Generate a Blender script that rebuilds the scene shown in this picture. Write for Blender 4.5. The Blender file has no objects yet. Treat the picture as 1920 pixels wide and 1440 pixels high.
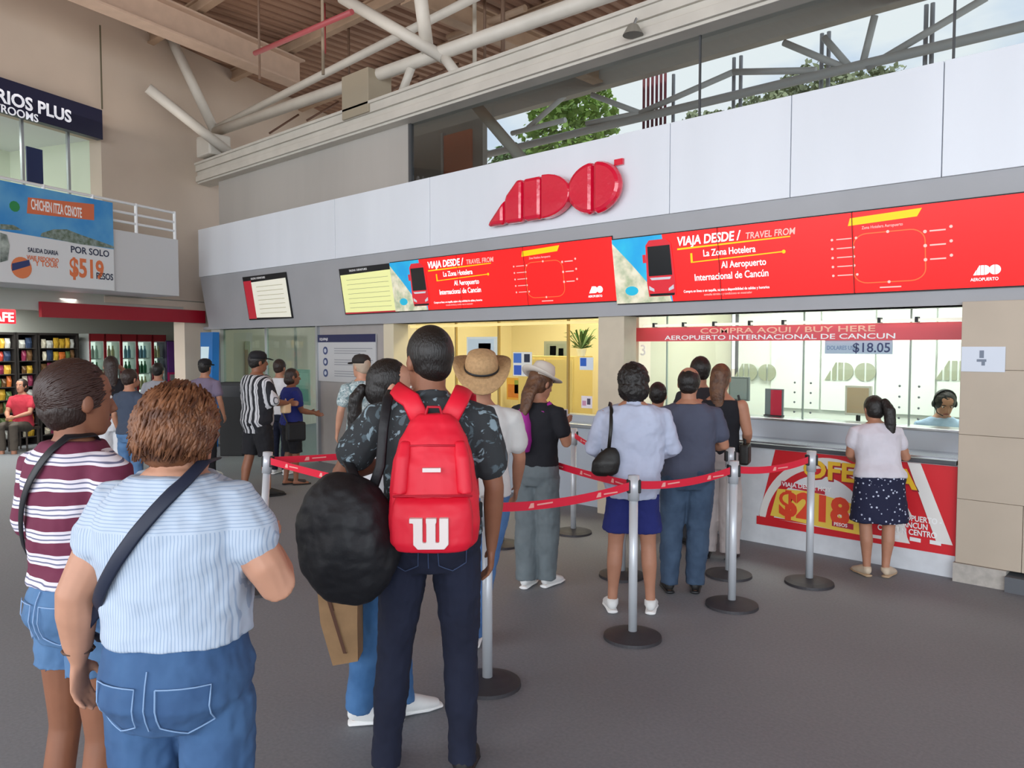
import bpy, bmesh, math, random
from mathutils import Vector, Matrix, noise
S = bpy.context.scene
C = S.collection
R = random.Random(7)
rad = math.radians
# ------------------------------------------------------------------ camera
F = 1442.0; CZ = 1.75; HORIZON = 650.0
PITCH = math.atan((720 - HORIZON) / F)
YAW = rad(42.9)
cam = bpy.data.cameras.new('camera'); co = bpy.data.objects.new('camera', cam); C.objects.link(co)
cam.sensor_width = 36; cam.lens = F / 1920 * 36; cam.clip_end = 300; cam.clip_start = .05
co.location = (0, 0, CZ)
co.rotation_euler = (math.pi / 2 - PITCH, 0, YAW)
S.camera = co
# ------------------------------------------------------------------ view and world
S.view_settings.view_transform = 'Standard'; S.view_settings.look = 'None'
S.view_settings.gamma = 1; S.view_settings.use_curve_mapping = False
S.view_settings.exposure = 0.0
wd = bpy.data.worlds.new('sky'); S.world = wd; wd.use_nodes = True
nt = wd.node_tree; nt.nodes.clear(); N = nt.nodes.new; LK = nt.links.new
tc = N('ShaderNodeTexCoord'); sep = N('ShaderNodeSeparateXYZ'); LK(tc.outputs['Generated'], sep.inputs[0])
mr = N('ShaderNodeMapRange'); LK(sep.outputs['Z'], mr.inputs[0]); mr.inputs[1].default_value = -.05; mr.inputs[2].default_value = .8
rp = N('ShaderNodeValToRGB'); LK(mr.outputs[0], rp.inputs[0])
rp.color_ramp.elements[0].color = (.80, .88, 1, 1); rp.color_ramp.elements[1].color = (.20, .42, .85, 1)
mp = N('ShaderNodeMapping'); LK(tc.outputs['Generated'], mp.inputs[0]); mp.inputs['Scale'].default_value = (1.6, 1.6, 4)
nz = N('ShaderNodeTexNoise'); LK(mp.outputs[0], nz.inputs[0]); nz.inputs['Scale'].default_value = 1.7; nz.inputs['Detail'].default_value = 6
cr = N('ShaderNodeValToRGB'); LK(nz.outputs['Fac'], cr.inputs[0]); cr.color_ramp.elements[0].position = .38; cr.color_ramp.elements[1].position = .55
mx = N('ShaderNodeMix'); mx.data_type = 'RGBA'; LK(cr.outputs[0], mx.inputs[0]); LK(rp.outputs[0], mx.inputs[6]); mx.inputs[7].default_value = (.95, .97, 1, 1)
bg = N('ShaderNodeBackground'); LK(mx.outputs[2], bg.inputs[0]); bg.inputs[1].default_value = 1.75
wo = N('ShaderNodeOutputWorld'); LK(bg.outputs[0], wo.inputs[0])
sun = bpy.data.lights.new('sun', 'SUN'); sun.energy = 3.2; sun.angle = rad(1.5); sun.color = (1, .94, .85)
so = bpy.data.objects.new('sun', sun); C.objects.link(so); so.rotation_euler = (rad(24), rad(14), 0)
def area(name, loc, sx, sy, e, col=(1, 1, 1), rot=(0, 0, 0), spread=180):
    l = bpy.data.lights.new(name, 'AREA'); l.shape = 'RECTANGLE'; l.size = sx; l.size_y = sy; l.energy = e; l.color = col
    l.spread = rad(spread)
    o = bpy.data.objects.new(name, l); C.objects.link(o); o.location = loc; o.rotation_euler = rot; return o
# daylight of the hall's open side behind the photographer, and skylight of the open street side
area('daylight_entrance', (8.0, -11.5, 4.4), 15, 6, 1750, (.86, .94, 1), (rad(78), 0, rad(35)))
area('daylight_side', (-6, -7.5, 3.6), 10, 5, 480, (.96, .97, 1), (rad(80), 0, rad(-15)))
area('office_lamp', (-2.6, 8.0, 2.93), 4, .8, 120, (.99, 1, .97))
area('ticket_room_lamp', (-6.3, 8.0, 2.93), 2.6, .8, 75, (1, .97, .88))
area('lounge_lamp', (-10.8, 8.2, 2.93), 3, .8, 60, (.92, 1, .97))
area('roof_bounce', (-6, 2, 5.2), 14, 8, 170, (1, .88, .78), (math.pi, 0, 0))

# ------------------------------------------------------------------ pixel -> world
FW = Vector((-math.sin(YAW), math.cos(YAW), 0)); RT = Vector((math.cos(YAW), math.sin(YAW), 0)); UP = Vector((0, 0, 1))
CAMP = Vector((0, 0, CZ))
RM = co.rotation_euler.to_matrix()
def ray(px, py): return RM @ Vector(((px - 960) / F, (720 - py) / F, -1))
def hit(px, py, p0, n):
    d = ray(px, py); return CAMP + d * ((Vector(p0) - CAMP).dot(n) / d.dot(n))
def PY(px, py, Y): return hit(px, py, (0, Y, 0), Vector((0, 1, 0)))
def FL(px, py): return hit(px, py, (0, 0, 0), UP)
def DP(px, D, z=0.0):            # floor point under column px at forward depth D
    return FW * D + RT * ((px - 960) / F * D) + UP * z
def DZ(px, py, D): return hit(px, py, FW * D, FW)
# ------------------------------------------------------------------ materials
def lin(c):
    if isinstance(c, str):
        c = c.lstrip('#'); c = [int(c[i:i + 2], 16) / 255 for i in (0, 2, 4)]
    return tuple(x / 12.92 if x <= .04045 else ((x + .055) / 1.055) ** 2.4 for x in c[:3]) + (1,)
MC = {}
def mat(name, col='#808080', rough=.6, metal=0, var=.0, vs=6, bump=0, bs=40, emit=0, col2=None, coat=0, spec=None, stretch=None, trans=0):
    if name in MC: return MC[name]
    m = bpy.data.materials.new(name); m.use_nodes = True; MC[name] = m
    t = m.node_tree; b = t.nodes['Principled BSDF']; c = lin(col)
    b.inputs['Base Color'].default_value = c; b.inputs['Roughness'].default_value = rough; b.inputs['Metallic'].default_value = metal
    if coat: b.inputs['Coat Weight'].default_value = coat
    if spec is not None: b.inputs['Specular IOR Level'].default_value = spec
    if emit:
        b.inputs['Emission Color'].default_value = c; b.inputs['Emission Strength'].default_value = emit
    n = t.nodes.new; k = t.links.new
    co_ = n('ShaderNodeTexCoord'); mp_ = n('ShaderNodeMapping'); k(co_.outputs['Object'], mp_.inputs[0])
    if stretch: mp_.inputs['Scale'].default_value = stretch
    m['_v'] = 1
    if var or col2:
        z = n('ShaderNodeTexNoise'); z.inputs['Scale'].default_value = vs; z.inputs['Detail'].default_value = 5; k(mp_.outputs[0], z.inputs[0])
        r = n('ShaderNodeValToRGB'); k(z.outputs['Fac'], r.inputs[0]); r.color_ramp.elements[0].position = .35; r.color_ramp.elements[1].position = .65
        c2 = lin(col2) if col2 else tuple(x * (1 - var) for x in c[:3]) + (1,)
        c1 = c if col2 else tuple(min(1, x * (1 + var)) for x in c[:3]) + (1,)
        r.color_ramp.elements[0].color = c1; r.color_ramp.elements[1].color = c2
        k(r.outputs[0], b.inputs['Base Color'])
    if bump:
        z = n('ShaderNodeTexNoise'); z.inputs['Scale'].default_value = bs; z.inputs['Detail'].default_value = 4; k(mp_.outputs[0], z.inputs[0])
        u = n('ShaderNodeBump'); u.inputs['Strength'].default_value = min(1, bump); u.inputs['Distance'].default_value = .02 * bump; k(z.outputs['Fac'], u.inputs['Height'])
        k(u.outputs[0], b.inputs['Normal'])
    return m
def striped(name, cols, axis, scale, rough=.8, z_split=None, distort=0, bump=.3):
    """bands along an object axis; cols = [(position, colour), ...] over one period"""
    m = bpy.data.materials.new(name); m.use_nodes = True; t = m.node_tree; b = t.nodes['Principled BSDF']; n = t.nodes.new; k = t.links.new
    b.inputs['Roughness'].default_value = rough
    tc_ = n('ShaderNodeTexCoord'); s_ = n('ShaderNodeSeparateXYZ'); src = tc_.outputs['Object']
    if distort:
        nz_ = n('ShaderNodeTexNoise'); nz_.inputs['Scale'].default_value = 5; k(src, nz_.inputs[0])
        ad = n('ShaderNodeVectorMath'); ad.operation = 'MULTIPLY_ADD'; k(nz_.outputs['Color'], ad.inputs[0]); ad.inputs[1].default_value = (distort,) * 3; k(src, ad.inputs[2]); src = ad.outputs[0]
    k(src, s_.inputs[0])
    def band(ax):
        mu = n('ShaderNodeMath'); mu.operation = 'MULTIPLY'; k(s_.outputs[ax], mu.inputs[0]); mu.inputs[1].default_value = scale
        fr = n('ShaderNodeMath'); fr.operation = 'FRACT'; k(mu.outputs[0], fr.inputs[0])
        r = n('ShaderNodeValToRGB'); r.color_ramp.interpolation = 'CONSTANT'; k(fr.outputs[0], r.inputs[0])
        e = r.color_ramp.elements; e[0].position = cols[0][0]; e[0].color = lin(cols[0][1]); e[1].position = cols[1][0]; e[1].color = lin(cols[1][1])
        for p, c in cols[2:]:
            q = e.new(p); q.color = lin(c)
        return r.outputs[0]
    o = band(axis)
    if z_split:
        o2 = band('Z'); g = n('ShaderNodeMath'); g.operation = 'GREATER_THAN'; k(s_.outputs['Z'], g.inputs[0]); g.inputs[1].default_value = z_split
        x = n('ShaderNodeMix'); x.data_type = 'RGBA'; k(g.outputs[0], x.inputs[0]); k(o, x.inputs[6]); k(o2, x.inputs[7]); o = x.outputs[2]
    k(o, b.inputs['Base Color'])
    z = n('ShaderNodeTexNoise'); z.inputs['Scale'].default_value = 9; k(tc_.outputs['Object'], z.inputs[0])
    u = n('ShaderNodeBump'); u.inputs['Strength'].default_value = bump; u.inputs['Distance'].default_value = .03; k(z.outputs['Fac'], u.inputs['Height']); k(u.outputs[0], b.inputs['Normal'])
    return m
def floral(name, base, cols, scale=14, lo=.56, vor=False):
    m = bpy.data.materials.new(name); m.use_nodes = True; t = m.node_tree; b = t.nodes['Principled BSDF']; n = t.nodes.new; k = t.links.new
    b.inputs['Roughness'].default_value = .85; tc_ = n('ShaderNodeTexCoord')
    prev = None
    for i, c in enumerate(cols):
        if vor:
            z = n('ShaderNodeTexVoronoi'); z.inputs['Scale'].default_value = scale * (1 + .1 * i); k(tc_.outputs['Object'], z.inputs[0])
            g = n('ShaderNodeMath'); g.operation = 'LESS_THAN'; k(z.outputs['Distance'], g.inputs[0]); g.inputs[1].default_value = lo
        else:
            z = n('ShaderNodeTexNoise'); z.inputs['Scale'].default_value = scale * (1 + .25 * i); z.inputs['Detail'].default_value = 3; z.inputs['Distortion'].default_value = 2.2; k(tc_.outputs['Object'], z.inputs[0])
            g = n('ShaderNodeMapRange'); k(z.outputs['Fac'], g.inputs[0]); g.inputs[1].default_value = lo; g.inputs[2].default_value = lo + .04
        x = n('ShaderNodeMix'); x.data_type = 'RGBA'; k(g.outputs[0], x.inputs[0]); x.inputs[7].default_value = lin(c)
        if prev: k(prev, x.inputs[6])
        else: x.inputs[6].default_value = lin(base)
        prev = x.outputs[2]
    k(prev, b.inputs['Base Color']); return m
def glass(name, tint='#c8ced0', rough=.02, refl=1.45):
    m = bpy.data.materials.new(name); m.use_nodes = True; t = m.node_tree; t.nodes.clear(); n = t.nodes.new; k = t.links.new
    a = n('ShaderNodeBsdfTransparent'); a.inputs[0].default_value = lin(tint)
    g = n('ShaderNodeBsdfGlossy'); g.inputs['Roughness'].default_value = rough; fr_ = n('ShaderNodeFresnel'); fr_.inputs[0].default_value = refl; ge = n('ShaderNodeNewGeometry'); fr = n('ShaderNodeMath'); fr.operation = 'MULTIPLY'; iv = n('ShaderNodeMath'); iv.operation = 'SUBTRACT'; iv.inputs[0].default_value = 1; k(ge.outputs['Backfacing'], iv.inputs[1]); k(fr_.outputs[0], fr.inputs[0]); k(iv.outputs[0], fr.inputs[1])
    x = n('ShaderNodeMixShader'); o = n('ShaderNodeOutputMaterial'); k(fr.outputs[0], x.inputs[0]); k(a.outputs[0], x.inputs[1]); k(g.outputs[0], x.inputs[2]); k(x.outputs[0], o.inputs[0]); return m
# ------------------------------------------------------------------ mesh builder
class MB:
    def __init__(s, mx=None): s.v = []; s.f = []; s.mx = mx
    def add(s, vs, fs):
        b = len(s.v)
        s.v += [(s.mx @ Vector(p)) if s.mx else Vector(p) for p in vs]; s.f += [tuple(b + i for i in f) for f in fs]; return s
    def box(s, a, b):
        x0, y0, z0 = a; x1, y1, z1 = b
        return s.add([(x0, y0, z0), (x1, y0, z0), (x1, y1, z0), (x0, y1, z0), (x0, y0, z1), (x1, y0, z1), (x1, y1, z1), (x0, y1, z1)],
                     [(0, 3, 2, 1), (4, 5, 6, 7), (0, 1, 5, 4), (1, 2, 6, 5), (2, 3, 7, 6), (3, 0, 4, 7)])
    def cbox(s, c, d): return s.box([c[i] - d[i] / 2 for i in range(3)], [c[i] + d[i] / 2 for i in range(3)])
    def prism(s, poly, z0, z1):     # poly in local xy, extruded along local z
        n = len(poly); vs = [(p[0], p[1], z0) for p in poly] + [(p[0], p[1], z1) for p in poly]
        return s.add(vs, [tuple(range(n - 1, -1, -1)), tuple(range(n, 2 * n))] + [(i, (i + 1) % n, n + (i + 1) % n, n + i) for i in range(n)])
    def loft(s, pts, rs, n=12, up=None, cap='round', pw=2.0):
        pts = [Vector(p) for p in pts]; rs = [(r, r) if not hasattr(r, '__len__') else tuple(r) for r in rs]
        m = len(pts); T = []
        for i in range(m):
            t = pts[min(i + 1, m - 1)] - pts[max(i - 1, 0)]
            T.append(t.normalized() if t.length > 1e-9 else Vector((0, 0, 1)))
        if cap == 'round':
            def ext(p, t, r, sg):
                q = min(r); return [(p + t * sg * q * .5, (r[0] * .86, r[1] * .86)), (p + t * sg * q * .86, (r[0] * .5, r[1] * .5))]
            e0 = ext(pts[0], T[0], rs[0], -1)[::-1]; e1 = ext(pts[-1], T[-1], rs[-1], 1)
            pts = [a for a, _ in e0] + pts + [a for a, _ in e1]; rs = [b for _, b in e0] + rs + [b for _, b in e1]; T = [T[0]] * 2 + T + [T[-1]] * 2; m += 4
        hint = up is not None; U = Vector(up or (0, 0, 1)); vs = []; prev = None
        for p, r, t in zip(pts, rs, T):
            sd = t.cross(U)
            if sd.length < .05: sd = t.cross(Vector((0, 1, 0)) if abs(t.y) < .9 else Vector((1, 0, 0)))
            sd.normalize()
            if prev is not None:
                if hint:
                    if sd.dot(prev) < 0: sd = -sd
                else:
                    q_ = prev - t * prev.dot(t)
                    if q_.length > 1e-4: sd = q_.normalized()
            prev = sd; u2 = sd.cross(t).normalized()
            for j in range(n):
                a = 2 * math.pi * j / n; ca, sa = math.cos(a), math.sin(a)
                ca = math.copysign(abs(ca) ** (2 / pw), ca); sa = math.copysign(abs(sa) ** (2 / pw), sa)
                vs.append(p + sd * r[0] * ca + u2 * r[1] * sa)
        fs = [(i * n + j, i * n + (j + 1) % n, (i + 1) * n + (j + 1) % n, (i + 1) * n + j) for i in range(m - 1) for j in range(n)]
        fs += [tuple(range(n - 1, -1, -1)), tuple((m - 1) * n + j for j in range(n))]
        return s.add(vs, fs)
    def stack(s, secs, n=24, pw=2.3):   # secs: (z, rx, ry, cx, cy)
        vs = []; m = len(secs)
        for z, rx, ry, cx, cy in secs:
            for j in range(n):
                a = 2 * math.pi * j / n; ca, sa = math.cos(a), math.sin(a)
                ca = math.copysign(abs(ca) ** (2 / pw), ca); sa = math.copysign(abs(sa) ** (2 / pw), sa)
                vs.append((cx + rx * ca, cy + ry * sa, z))
        fs = [(i * n + j, i * n + (j + 1) % n, (i + 1) * n + (j + 1) % n, (i + 1) * n + j) for i in range(m - 1) for j in range(n)]
        fs += [tuple(range(n - 1, -1, -1)), tuple((m - 1) * n + j for j in range(n))]
        return s.add(vs, fs)
    def ball(s, c, r, n=14, m=10, rot=None):
        r = r if hasattr(r, '__len__') else (r, r, r); c = Vector(c); vs = []
        for i in range(1, m):
            ph = math.pi * i / m
            for j in range(n):
                a = 2 * math.pi * j / n; p = Vector((r[0] * math.sin(ph) * math.cos(a), r[1] * math.sin(ph) * math.sin(a), -r[2] * math.cos(ph)))
                vs.append(c + (rot @ p if rot else p))
        z = Vector((0, 0, r[2])); vs.append(c - (rot @ z if rot else z)); vs.append(c + (rot @ z if rot else z))
        fs = [(i * n + j, i * n + (j + 1) % n, (i + 1) * n + (j + 1) % n, (i + 1) * n + j) for i in range(m - 2) for j in range(n)]
        b = (m - 1) * n; fs += [(b, (j + 1) % n, j) for j in range(n)] + [(b + 1, (m - 2) * n + j, (m - 2) * n + (j + 1) % n) for j in range(n)]
        return s.add(vs, fs)
    def build(s, name, m, parent=None, smooth=False, bevel=0, vox=0, ds=0, dsc=.05, sm=4, uvs=None):
        me = bpy.data.meshes.new(name); me.from_pydata([tuple(p) for p in s.v], [], s.f); me.update()
        bm = bmesh.new(); bm.from_mesh(me); bmesh.ops.recalc_face_normals(bm, faces=bm.faces); bm.to_mesh(me); bm.free()
        if smooth or vox: me.polygons.foreach_set('use_smooth', [True] * len(me.polygons))
        if m: me.materials.append(m)
        o = bpy.data.objects.new(name, me); C.objects.link(o)
        if parent: o.parent = parent
        if bevel:
            b = o.modifiers.new('bevel', 'BEVEL'); b.width = bevel; b.segments = 2; b.limit_method = 'ANGLE'; b.angle_limit = rad(35)
        if vox:
            q = o.modifiers.new('merge', 'REMESH'); q.mode = 'VOXEL'; q.voxel_size = vox; q.use_smooth_shade = True
            if sm:
                w = o.modifiers.new('smooth', 'SMOOTH'); w.iterations = sm; w.factor = .5
            if ds:
                t = bpy.data.textures.new('folds', 'CLOUDS'); t.noise_scale = dsc; t.noise_depth = 2
                w = o.modifiers.new('folds', 'DISPLACE'); w.texture = t; w.strength = ds; w.mid_level = .5; w.texture_coords = 'LOCAL'
        return o
def tag(o, label=None, cat=None, group=None, kind=None):
    if label: o['label'] = label
    if cat: o['category'] = cat
    if group: o['group'] = group
    if kind: o['kind'] = kind
    return o
def thing(name, label, cat, loc=(0, 0, 0), rz=0, group=None):
    o = bpy.data.objects.new(name, None); o.empty_display_size = .1; C.objects.link(o); o.location = loc; o.rotation_euler.z = rz
    return tag(o, label, cat, group)
def struct(o, label=None):
    o['kind'] = 'structure'
    if label: o['label'] = label
    return o
def plane_mx(org, xd, yd):          # local xy-plane frame -> world; z = outward normal
    x = Vector(xd).normalized(); y = Vector(yd).normalized(); z = x.cross(y)
    m = Matrix((x, y, z)).transposed().to_4x4(); m.translation = Vector(org); return m
FC = {}
def text(name, s, size, org, m, parent, mx=None, depth=.002, bold=0, shear=0, align='LEFT', sx=1, label=None):
    """raised lettering, org = (x, y, z) in the mx frame"""
    cu = bpy.data.curves.new('t', 'FONT'); cu.body = s; cu.size = size; cu.extrude = depth / 2; cu.offset = bold * size; cu.shear = shear; cu.align_x = align; cu.resolution_u = 3
    ob = bpy.data.objects.new('t', cu); me = bpy.data.meshes.new_from_object(ob); bpy.data.objects.remove(ob); bpy.data.curves.remove(cu)
    t = Matrix.Translation(Vector(org)) @ Matrix.Diagonal((sx, 1, 1, 1)); me.transform((mx @ t) if mx else t)
    me.name = name; me.materials.clear(); me.materials.append(m); o = bpy.data.objects.new(name, me); C.objects.link(o)
    if parent: o.parent = parent
    if label: o['label'] = label
    return o
def arc(cx, cy, r, a0, a1, n=14, ry=None):
    ry = ry or r; return [(cx + r * math.cos(rad(a0 + (a1 - a0) * i / n)), cy + ry * math.sin(rad(a0 + (a1 - a0) * i / n))) for i in range(n + 1)]
def ado(gap=.05, o_r=.5, oc=2.0, ocy=.5):      # the three-letter emblem as slices, one unit tall
    g = gap / 2
    return [[(0, 0), (.36 - g, 0), (.36 - g, .62 - g * 1.7)], [(.36 + g, 0), (.70 - g, 0), (.70 - g, 1), (.60, 1), (.36 + g, .64)],
            [(.70 + g, 0), (1.04 - g, 0), (1.04 - g, 1), (.70 + g, 1)], [(1.04 + g, 0)] + arc(1.06 + g, .5, .46, -90, 90, 14, .5) + [(1.04 + g, 1)],
            arc(oc - g, ocy, o_r, 90, 270), arc(oc + g, ocy, o_r, -90, 90)]
def ado_mb(mx, x, y, h, z0, z1, **k):
    b = MB(mx)
    for p in ado(**k): b.prism([(x + a * h, y + c * h) for a, c in p], z0, z1)
    return b
# ================================================================== setting
M_white = mat('white_panel', '#e6ebf3', .35, var=.03, vs=1.5, stretch=(1, 1, .15))
M_grey = mat('grey_panel', '#a8a9ad', .45, var=.03, vs=2)
M_beige = mat('beige_plaster', '#cbbbab', .85, var=.05, vs=.8, bump=.1, bs=30)
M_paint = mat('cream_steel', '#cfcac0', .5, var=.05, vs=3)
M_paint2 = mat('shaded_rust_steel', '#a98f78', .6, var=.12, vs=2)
M_stone = mat('beige_stone', '#bcae9c', .55, var=.06, vs=1.2)
M_black = mat('black_plastic', '#16171a', .5)
M_chrome = mat('brushed_steel', '#c8ccd0', .28, 1)
M_whitep = mat('white_paint', '#eceef0', .5)
M_textw = mat('white_letter', '#f6f6f6', .5)
M_red = mat('red_gloss', '#e00a34', .22, coat=.5)
M_alu = mat('aluminium', '#b9bfc4', .4, .8)
# floor --------------------------------------------------------------
def floor_mat():
    m = bpy.data.materials.new('grey_concrete_floor'); m.use_nodes = True; t = m.node_tree; b = t.nodes['Principled BSDF']; n = t.nodes.new; k = t.links.new
    tc_ = n('ShaderNodeTexCoord')
    z1 = n('ShaderNodeTexNoise'); z1.inputs['Scale'].default_value = .45; z1.inputs['Detail'].default_value = 6; k(tc_.outputs['Object'], z1.inputs[0])
    z2 = n('ShaderNodeTexNoise'); z2.inputs['Scale'].default_value = 60; z2.inputs['Detail'].default_value = 2; k(tc_.outputs['Object'], z2.inputs[0])
    r = n('ShaderNodeValToRGB'); k(z1.outputs['Fac'], r.inputs[0]); r.color_ramp.elements[0].position = .3; r.color_ramp.elements[1].position = .7
    r.color_ramp.elements[0].color = lin('#83868b'); r.color_ramp.elements[1].color = lin('#8f9297')
    x = n('ShaderNodeMix'); x.data_type = 'RGBA'; x.blend_type = 'MULTIPLY'; x.inputs[0].default_value = .35; k(r.outputs[0], x.inputs[6]); k(z2.outputs['Fac'], x.inputs[7])
    k(x.outputs[2], b.inputs['Base Color']); b.inputs['Roughness'].default_value = .62; return m
f_ = MB().box((-32, -14, -.1), (16, 11.8, 0)).build('floor', floor_mat()); struct(f_, 'grey worn concrete floor of the hall')
g_ = MB().box((-60, 11.8, -.25), (60, 60, -.12)).build('ground', mat('outdoor_paving', '#b8a994', .9)); struct(g_)
g_ = MB().box((16, -40, -.25), (60, 11.8, -.12)).box((-60, -40, -.25), (16, -14, -.12)).build('ground', MC['outdoor_paving']); struct(g_)
# counter building ---------------------------------------------------
YF = 6.30                                    # front plane of the white fascia
def zY(px, py, Y): return PY(px, py, Y).z
def xY(px, py, Y): return PY(px, py, Y).x
ZT = zY(1800, 107, YF); ZB = zY(1800, 327, YF); X0 = xY(372, 470, YF)
ZL = 2.06; YL = 6.47                         # lower edge of the leaning grey band
XR = 3.5
fa = MB()
js = [X0, xY(628, 430, YF), xY(806, 400, YF), xY(1256, 300, YF), xY(1483, 250, YF), xY(1767, 250, YF), xY(1767, 250, YF) + 1.55, XR]
for a, b in zip(js, js[1:]): fa.box((a + .004, YF, ZB), (b - .004, YF + .03, ZT))
struct(fa.build('wall_fascia', M_white, bevel=.002), 'white panel fascia above the ticket counters')
struct(MB().box((X0 + .01, YF + .025, ZB + .01), (XR, YF + .35, ZT - .01)).build('trim_1', M_grey))
tb = MB(); th = YL - YF
tb.add([(X0, YF + .02, ZB), (XR, YF + .02, ZB), (XR, YL, ZL), (X0, YL, ZL), (X0, YF + .35, ZB), (XR, YF + .35, ZB), (XR, YL + .3, ZL), (X0, YL + .3, ZL)],
       [(0, 1, 2, 3), (7, 6, 5, 4), (0, 4, 5, 1), (3, 2, 6, 7), (0, 3, 7, 4), (1, 5, 6, 2)])
struct(tb.build('wall_band', M_grey), 'grey leaning band below the white fascia')
BU = Vector((0, YF + .02 - YL, ZB - ZL)).normalized()        # up direction along the band
BN = Vector((1, 0, 0)).cross(BU)
def BD(px, py): return hit(px, py, (0, YL, ZL), BN)          # point on the band
XP = xY(1795, 900, 6.42)                                     # left edge of the big pillar
# clerestory
YG = 6.62; ZG0 = ZT - .25; ZBM = 4.68
xg = xY(768, 260, YG)
struct(MB().box((xY(412, 300, YG), YG - .03, ZG0), (xg, YG + .05, ZBM + .05)).build('wall_clerestory', mat('grey_render', '#b4afa9', .8, var=.05, vs=1.5, stretch=(1, 1, .1))), 'grey wall panel left of the clerestory glass')
MG = glass('tinted_glass', '#d9dddd', .015, 1.5)
w = MB().box((xg + .03, YG, ZG0), (XR, YG + .012, ZBM + .02)).build('window_1', MG); struct(w, 'tinted clerestory glazing above the white fascia')
fr = MB().box((xg, YG - .02, ZG0), (xg + .04, YG + .04, ZBM))
for px in (1312, 1787): 
    x = xY(px, 120, YG); fr.box((x - .008, YG - .004, ZG0), (x + .008, YG + .018, ZBM))
fr.build('window_frame', mat('dark_frame', '#4a4b4d', .5), w)
bm_ = MB(); xb = xY(383, 300, YG)
bm_.box((xb, 6.42, ZBM), (XR, 6.72, ZBM + .34)); bm_.box((xb, 6.38, ZBM + .03), (XR, 6.42, ZBM + .13)); bm_.box((xb, 6.38, ZBM + .21), (XR, 6.42, ZBM + .34)); bm_.box((xb - .01, 6.35, ZBM + .32), (XR, 6.74, ZBM + .36))
tag(bm_.build('roof_beam', M_paint, bevel=.006), 'long cream boxed beam running above the clerestory glass', 'beam')
# rooms behind the counters
ROOM_Y = 9.2
XC = xY(1118, 760, YL); XC2 = xY(1166, 760, YL); XD = xY(718, 680, YL); XD2 = xY(735, 680, YL); XI = xY(592, 700, YL)
wallw = mat('office_wall', '#e8ebe4', .7); wally = mat('yellow_wall', '#e9dcb4', .7)
struct(MB().box((XC2 - .1, ROOM_Y, 0), (XP + 1.6, ROOM_Y + .1, ZL + .9)).build('wall_office', wallw))
struct(MB().box((XC2 - .3, YL + .6, 0), (XC2 - .2, ROOM_Y, 3)).build('wall_divider', mat('divider_beige', '#cfc8b4', .6)))
struct(MB().box((XP + 1.5, YL + .3, 0), (XP + 1.6, ROOM_Y, 3)).build('wall_office_side', wallw))
struct(MB().box((XD - .2, ROOM_Y, 0), (XC2 - .25, ROOM_Y + .1, 3)).build('wall_ticket_room', wally))
struct(MB().box((XD - .25, YL + .3, 0), (XD - .15, ROOM_Y, 3)).build('wall_ticket_side', wally))
struct(MB().box((X0, ROOM_Y + .3, 0), (XD - .2, ROOM_Y + .4, 3)).build('wall_lounge', mat('lounge_wall', '#c9d2c8', .7)))
struct(MB().box((X0, 6.9, 2.96), (XR, 11.2, 3.02)).build('ceiling_office', M_whitep))
struct(MB().box((X0 - .6, YL + .02, ZL), (XR, YL + .42, ZL + .05)).build('trim_2', M_grey))
struct(MB().box((X0 - .6, YL + .38, ZL), (XR, YL + .42, 3.0)).build('trim_3', M_grey))
# stone pillar at right, made of slabs, with plinth
pil = MB(); zs = [.14, .62, 1.10, 1.58, ZL + .02]
for i in range(4):
    o_ = .25 * (i % 2)
    xs = [XP, XP + .42 + o_, XP + 1.1 + o_, XP + 1.9, XR]
    for a, b in zip(xs, xs[1:]): pil.box((a, 6.42, zs[i] + .002), (b - .003, 6.9, zs[i + 1]))
struct(pil.build('wall_pillar', M_stone, bevel=.003), 'beige stone clad pillar right of the counter')
struct(MB().box((XP - .01, 6.40, 0), (XP + .33, 6.95, .14)).build('baseboard_pillar', mat('plinth_stone', '#b2aca4', .7, var=.12, vs=20)))
struct(MB().box((XP + .33, 6.36, 0), (XR, 6.95, .11)).build('baseboard_right', mat('dark_stone', '#5c5f64', .6)))
n_ = thing('paper_notice', 'white paper notice taped to the beige stone pillar', 'notice')
a = PY(1803, 650, 6.41); b = PY(1884, 698, 6.41)
MB().box((a.x, 6.412, b.z), (b.x, 6.416, a.z)).build('paper', mat('paper', '#d8dfea', .7), n_)
mn = plane_mx((a.x, 6.411, b.z), (1, 0, 0), (0, 0, 1)); ww, hh = b.x - a.x, a.z - b.z
MB(mn).box((ww * .42, hh * .55, 0), (ww * .52, hh * .85, .001)).box((ww * .36, hh * .4, 0), (ww * .58, hh * .5, .001)).box((ww * .47, hh * .25, 0), (ww * .55, hh * .4, .001)).build('printed_mark', mat('ink_grey', '#7c8696', .7), n_)
# column between the two bays, jambs
struct(MB().box((XC, YL + .03, 0), (XC2, 6.72, ZL + .01)).build('wall_column', mat('column_tile', '#c9bda8', .5, var=.04)), 'beige column between the yellow and the white ticket bays')
struct(MB().box((XD - .02, YL + .03, 0), (XD2, 6.75, ZL + .01)).build('trim_4', mat('jamb_cream', '#d9ceb4', .5)))
struct(MB().box((XI - .05, YL + .03, 0), (XI, 6.75, ZL + .01)).build('trim_5', M_alu))
# grey panelling below and behind the information board
struct(MB().box((XI, YL + .08, 0), (XD - .02, YL + .14, ZL + .01)).build('wall_panel', mat('warm_grey_panel', '#a59f9c', .5, var=.03)), 'grey panel wall carrying the information board')
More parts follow.
